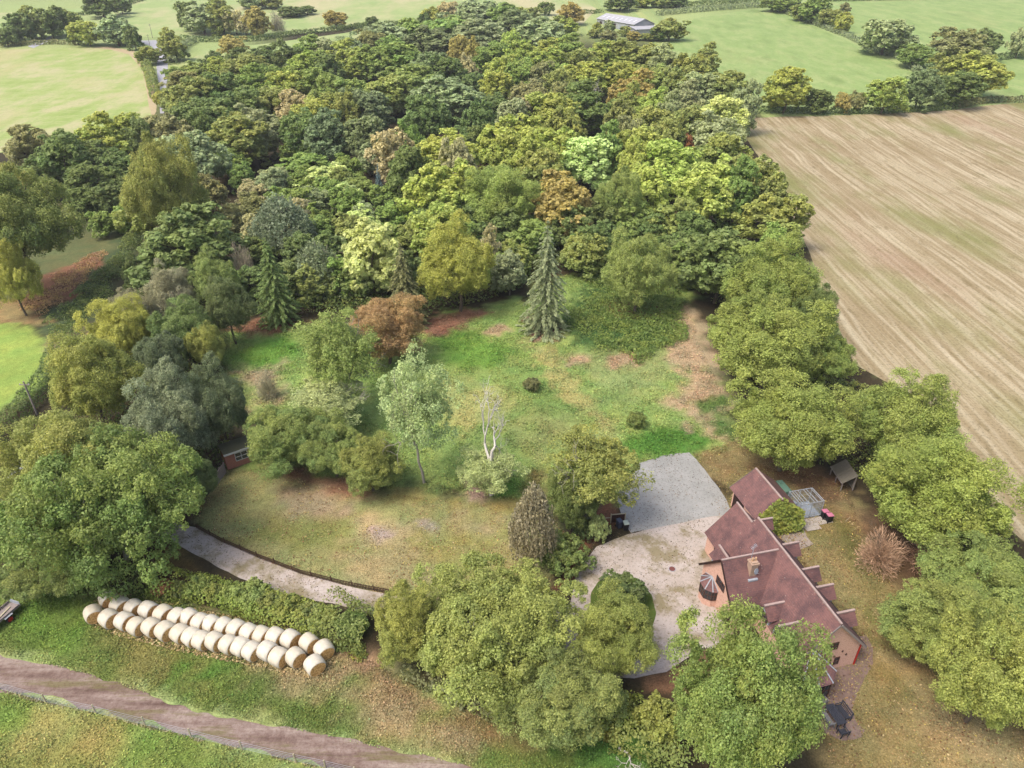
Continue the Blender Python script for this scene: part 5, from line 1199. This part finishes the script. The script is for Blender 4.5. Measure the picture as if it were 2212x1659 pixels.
MB().prism([(1.6,-9.5,0),(1.6,6.0,0),(1.6,6.0,3.0),(1.6,-9.5,3.0)],(5.5,0,0)).build('lean_to_wall',M['barnwall'],barn)
MB().slab([(.3,-10,4.0),(.3,6.4,4.0),(7.6,6.4,2.9),(7.6,-10,2.9)],.12).build('lean_to_roof',M['asbestos'],barn)

# ------------------------------------------------------------------ small growth that nobody could count
def scatter(name,poly,n,leaf,hmax,colr,seed,label,alpha=.5,patch=3.0,thr=.45,mat='leaf',elong=1.5,up=.6,edge=3.0):
    w=np.array(GP(poly)); rng=np.random.default_rng(seed); lo=w.min(0);hi=w.max(0)
    x=rng.uniform(lo[0],hi[0],n*4); y=rng.uniform(lo[1],hi[1],n*4); d=sdist(x,y,w); f=fbm(x,y,patch,seed,4)
    k=(d<0)&(f>thr+.45*np.clip(1+d/edge,0,1)+rng.normal(0,.06,len(x))); x,y,f,d=x[k][:n],y[k][:n],f[k][:n],d[k][:n]
    hz=hmax*np.clip((f-thr)*4,.12,1)*np.clip(-d/1.2,.25,1)*(rng.random(len(x))**.6)
    pos=np.stack([x,y,zt(y)+hz],1)
    return leafmass(name,pos,np.array([0,0,up])+rng.normal(size=pos.shape)*.6,leaf,colr,seed,label,'undergrowth',alpha,mat,'stuff',elong)
scatter('brambles',[(1225,640),(1290,590),(1470,630),(1500,740),(1380,790),(1270,760),(1210,700)],22000,.2,1.0,'green',501,'rough green bramble growth at the top right of the meadow',.25,4,.3)
scatter('brambles',[(90,700),(150,640),(240,560),(300,440),(330,440),(290,580),(230,660),(170,740),(120,750)],20000,.2,1.3,'dk',502,'dark brambles on the left bank by the lane',.2,4,.25)
scatter('bracken',[(25,650),(110,590),(190,550),(240,530),(220,600),(130,660),(70,700)],5000,.2,.25,'rustshrub',503,'reddish bracken on the left bank',.4,3,.3)
scatter('weeds',Tt(0,3,(640,40),(960,60),(1500,130),(2100,330),(2320,440),(2230,520),(1900,330),(1300,220),(900,150),(640,120)),26000,.15,.9,'olive',504,'dry tall weeds between the bales and the hedge',.6,2,.3,'leaf',2.4,.2)
scatter('weeds',Tt(1,3,(0,400),(250,460),(600,700),(900,880),(1300,930),(1750,960),(1950,1050),(1750,1130),(1500,1040),(1100,960),(700,850),(300,640),(0,520)),30000,.15,.8,'olive',505,'dry tall weeds below the tree clump',.7,2,.3,'leaf',2.4,.2)
def grass(name,poly,n,h,seed,label):
    w=np.array(GP(poly)); rng=np.random.default_rng(seed); lo=w.min(0);hi=w.max(0)
    x=rng.uniform(lo[0],hi[0],n*3); y=rng.uniform(lo[1],hi[1],n*3); k=sdist(x,y,w)<0; x,y=x[k][:n],y[k][:n]; n=len(x)
    hh=h*rng.uniform(.4,1.2,n)*(.5+fbm(x,y,2,seed)); a=rng.uniform(0,6.28,n); wd=.02+.03*rng.random(n)
    p=np.stack([x,y,np.full(n,-.03)],1); s=np.stack([np.cos(a)*wd,np.sin(a)*wd,np.zeros(n)],1); t=np.stack([rng.normal(0,.4,n)*hh,rng.normal(0,.4,n)*hh,hh],1)
    V=np.stack([p-s,p+s,p+t],1).reshape(-1,3); c=albedo(x,y)*rng.uniform(.7,1.35,n)[:,None]*np.array([1.04,1.0,.9])
    o=mk(name,npmesh(name,V,np.arange(3*n).reshape(-1,3),colors=np.clip(c,0,.8)),M['blade']); tag(o,label,'grass',kind='stuff')
grass('grass',Z_VERGE,80000,.13,601,'grass of the strip with the bales'); grass('grass',Z_PADDOCK,55000,.10,602,'grass of the paddock below the fence')
grass('grass',Z_LAWN,50000,.07,603,'dry grass of the front lawn'); grass('grass',Z_SIDE,60000,.08,604,'dry grass of the side lawn'); grass('grass',Z_MEADOW,50000,.18,605,'grass of the meadow')
L('13 1830 -30 340 dk bush b=190','dark green shrub mound on the drive island','bush')
fb=empty('fallen_branch',(*G(*T(1,3,1800,1120))[:2],.1),.6); fb.rotation_euler=(R_(72),0,.8); fb.scale=(.45,.45,.22); mk('limb',LIB['dead'][0][2][0][1],None,fb); tag(fb,'heap of bare white branches lying in the weeds at the bottom','branch')

WOODPOLY=[(350,250),(640,100),(1000,70),(1480,140),(1600,260),(1690,430),(1500,600),(1300,565),(1230,560),(1080,610),(920,640),(700,640),(500,660),(430,640),(300,600),(285,420)]
scatter('undergrowth',[(460,690),(480,600),(640,560),(1000,540),(1300,520),(1520,540),(1510,640),(1450,640),(1240,590),(1050,650),(900,690),(700,690)],30000,.3,2.2,'dk',509,'dark undergrowth between the trees of the wood',.25,7,.22)
scatter('undergrowth',[(280,600),(440,640),(500,700),(470,800),(520,900),(520,1000),(420,1040),(260,960),(150,880),(180,760)],16000,.25,2.0,'dk',510,'dark undergrowth below the trees beside the lane',.25,5,.25)
scatter('undergrowth',[(1500,560),(1640,520),(1750,600),(1800,760),(2050,930),(2150,1100),(2300,1300),(2300,1480),(2100,1380),(1990,1200),(1900,1090),(1720,1000),(1600,880),(1540,760)],22000,.22,1.8,'olive',511,'undergrowth below the row of trees beside the stubble field',.4,4,.35)

_fp=[T(0,3,*p) for p in ((-200,690),(0,735),(300,820),(620,890),(940,970),(1240,1045),(1570,1125),(1920,1205),(2300,1290))]
scatter('dry_grass',[(x,y-3) for x,y in _fp]+[(x,y+5) for x,y in _fp[::-1]],15000,.10,.45,'beige',512,'strip of dry pale grass under the wire fence',.3,1.5,.2,'leaf',3.0,.1,.3)

def tufts(name,poly,n,size,seed,label,lo=.6,hi=1.5,lift=.12,cols=None,flat=.8):
    w=np.array(GP(poly)); rng=np.random.default_rng(seed); a0=w.min(0); b0=w.max(0)
    x=rng.uniform(a0[0],b0[0],n*4); y=rng.uniform(a0[1],b0[1],n*4); f=fbm(x,y,2.2,seed,3)
    k=(sdist(x,y,w)<0)&(rng.random(len(x))<np.clip((f-.3)*2.4,.08,1)); x,y,f=x[k][:n],y[k][:n],f[k][:n]; n=len(x)
    if cols is None: c=albedo(x,y)*(rng.uniform(lo,hi,n)*(1.25-.5*f))[:,None]*(1+rng.normal(0,.10,(n,3))*np.array([1,.4,.6]))
    else: c=desat(lin(np.array(cols)),.1)[rng.integers(0,len(cols),n)]*KG*rng.uniform(.8,1.3,n)[:,None]
    pos=np.stack([x,y,lift*rng.random(n)**2+.035],1)
    V,F=cards(pos,unit(np.array([0,0,flat])+rng.normal(size=pos.shape)*.45),size,rng,1.6)
    o=mk(name,npmesh(name,V,F,colors=np.clip(c,0.004,.85)),M['blade']); return tag(o,label,'plants',kind='stuff')
tufts('meadow_plants',Z_MEADOW,90000,.13,701,'rough meadow plants and grass clumps of the clearing',.85,1.6,.22)
tufts('grass_clumps',Z_VERGE,40000,.09,702,'grass clumps of the strip with the bales',.95,1.7,.14)
tufts('grass_clumps',Z_PADDOCK,26000,.09,703,'grass clumps of the paddock below the fence',.95,1.7,.12)
tufts('grass_clumps',Z_SIDE,26000,.08,704,'grass clumps of the side lawn',.85,1.6,.06)
LEAFC=[(196,168,118),(178,140,92),(206,184,130),(150,108,74),(212,190,96),(128,90,64)]
tufts('fallen_leaves',Z_LAWN,4000,.10,705,'fallen leaves on the front lawn',cols=LEAFC,lift=.05)
tufts('fallen_leaves',Z_SIDE,7000,.10,706,'fallen leaves on the side lawn',cols=LEAFC,lift=.05)
tufts('fallen_leaves',[(1235,1250),(1330,1060),(1380,1000),(1490,978),(1580,1100),(1540,1330),(1500,1400),(1370,1470),(1240,1450)],2600,.075,707,'fallen leaves on the drive and the gravel yard',cols=[(120,98,70),(150,120,84),(98,84,60),(170,140,100)],lift=.02)
tufts('fallen_leaves',[(380,1165),(425,1141),(560,1206),(740,1263),(870,1287),(840,1338),(600,1280),(430,1202)],1000,.075,708,'fallen leaves on the lane below the lawn',cols=[(120,98,70),(150,120,84),(98,84,60),(170,140,100)],lift=.02)

tufts('loose_straw',Tt(0,3,(540,300),(600,180),(680,80),(1100,180),(1700,300),(2150,420),(2180,560),(2050,680),(1800,620),(1200,500),(700,370)),9000,.13,709,'loose straw on the grass around the bales',cols=[(214,190,132),(196,168,112),(224,204,150)],lift=.06)
# ------------------------------------------------------------------ air
hz=MB().box(-4300,4300,-400,4700,-3,330).build('haze',None); hm=bpy.data.materials.new('haze'); hm.use_nodes=True; hn=hm.node_tree
hn.nodes.remove(hn.nodes['Principled BSDF']); pvn=hn.nodes.new('ShaderNodeVolumePrincipled'); pvn.inputs['Color'].default_value=(.92,.93,.93,1); pvn.inputs['Density'].default_value=.00016; pvn.inputs['Anisotropy'].default_value=0.2
hn.links.new(pvn.outputs[0],hn.nodes['Material Output'].inputs['Volume']); hz.data.materials.append(hm); tag(hz,'thin pale haze filling the air over the fields','haze',kind='stuff')
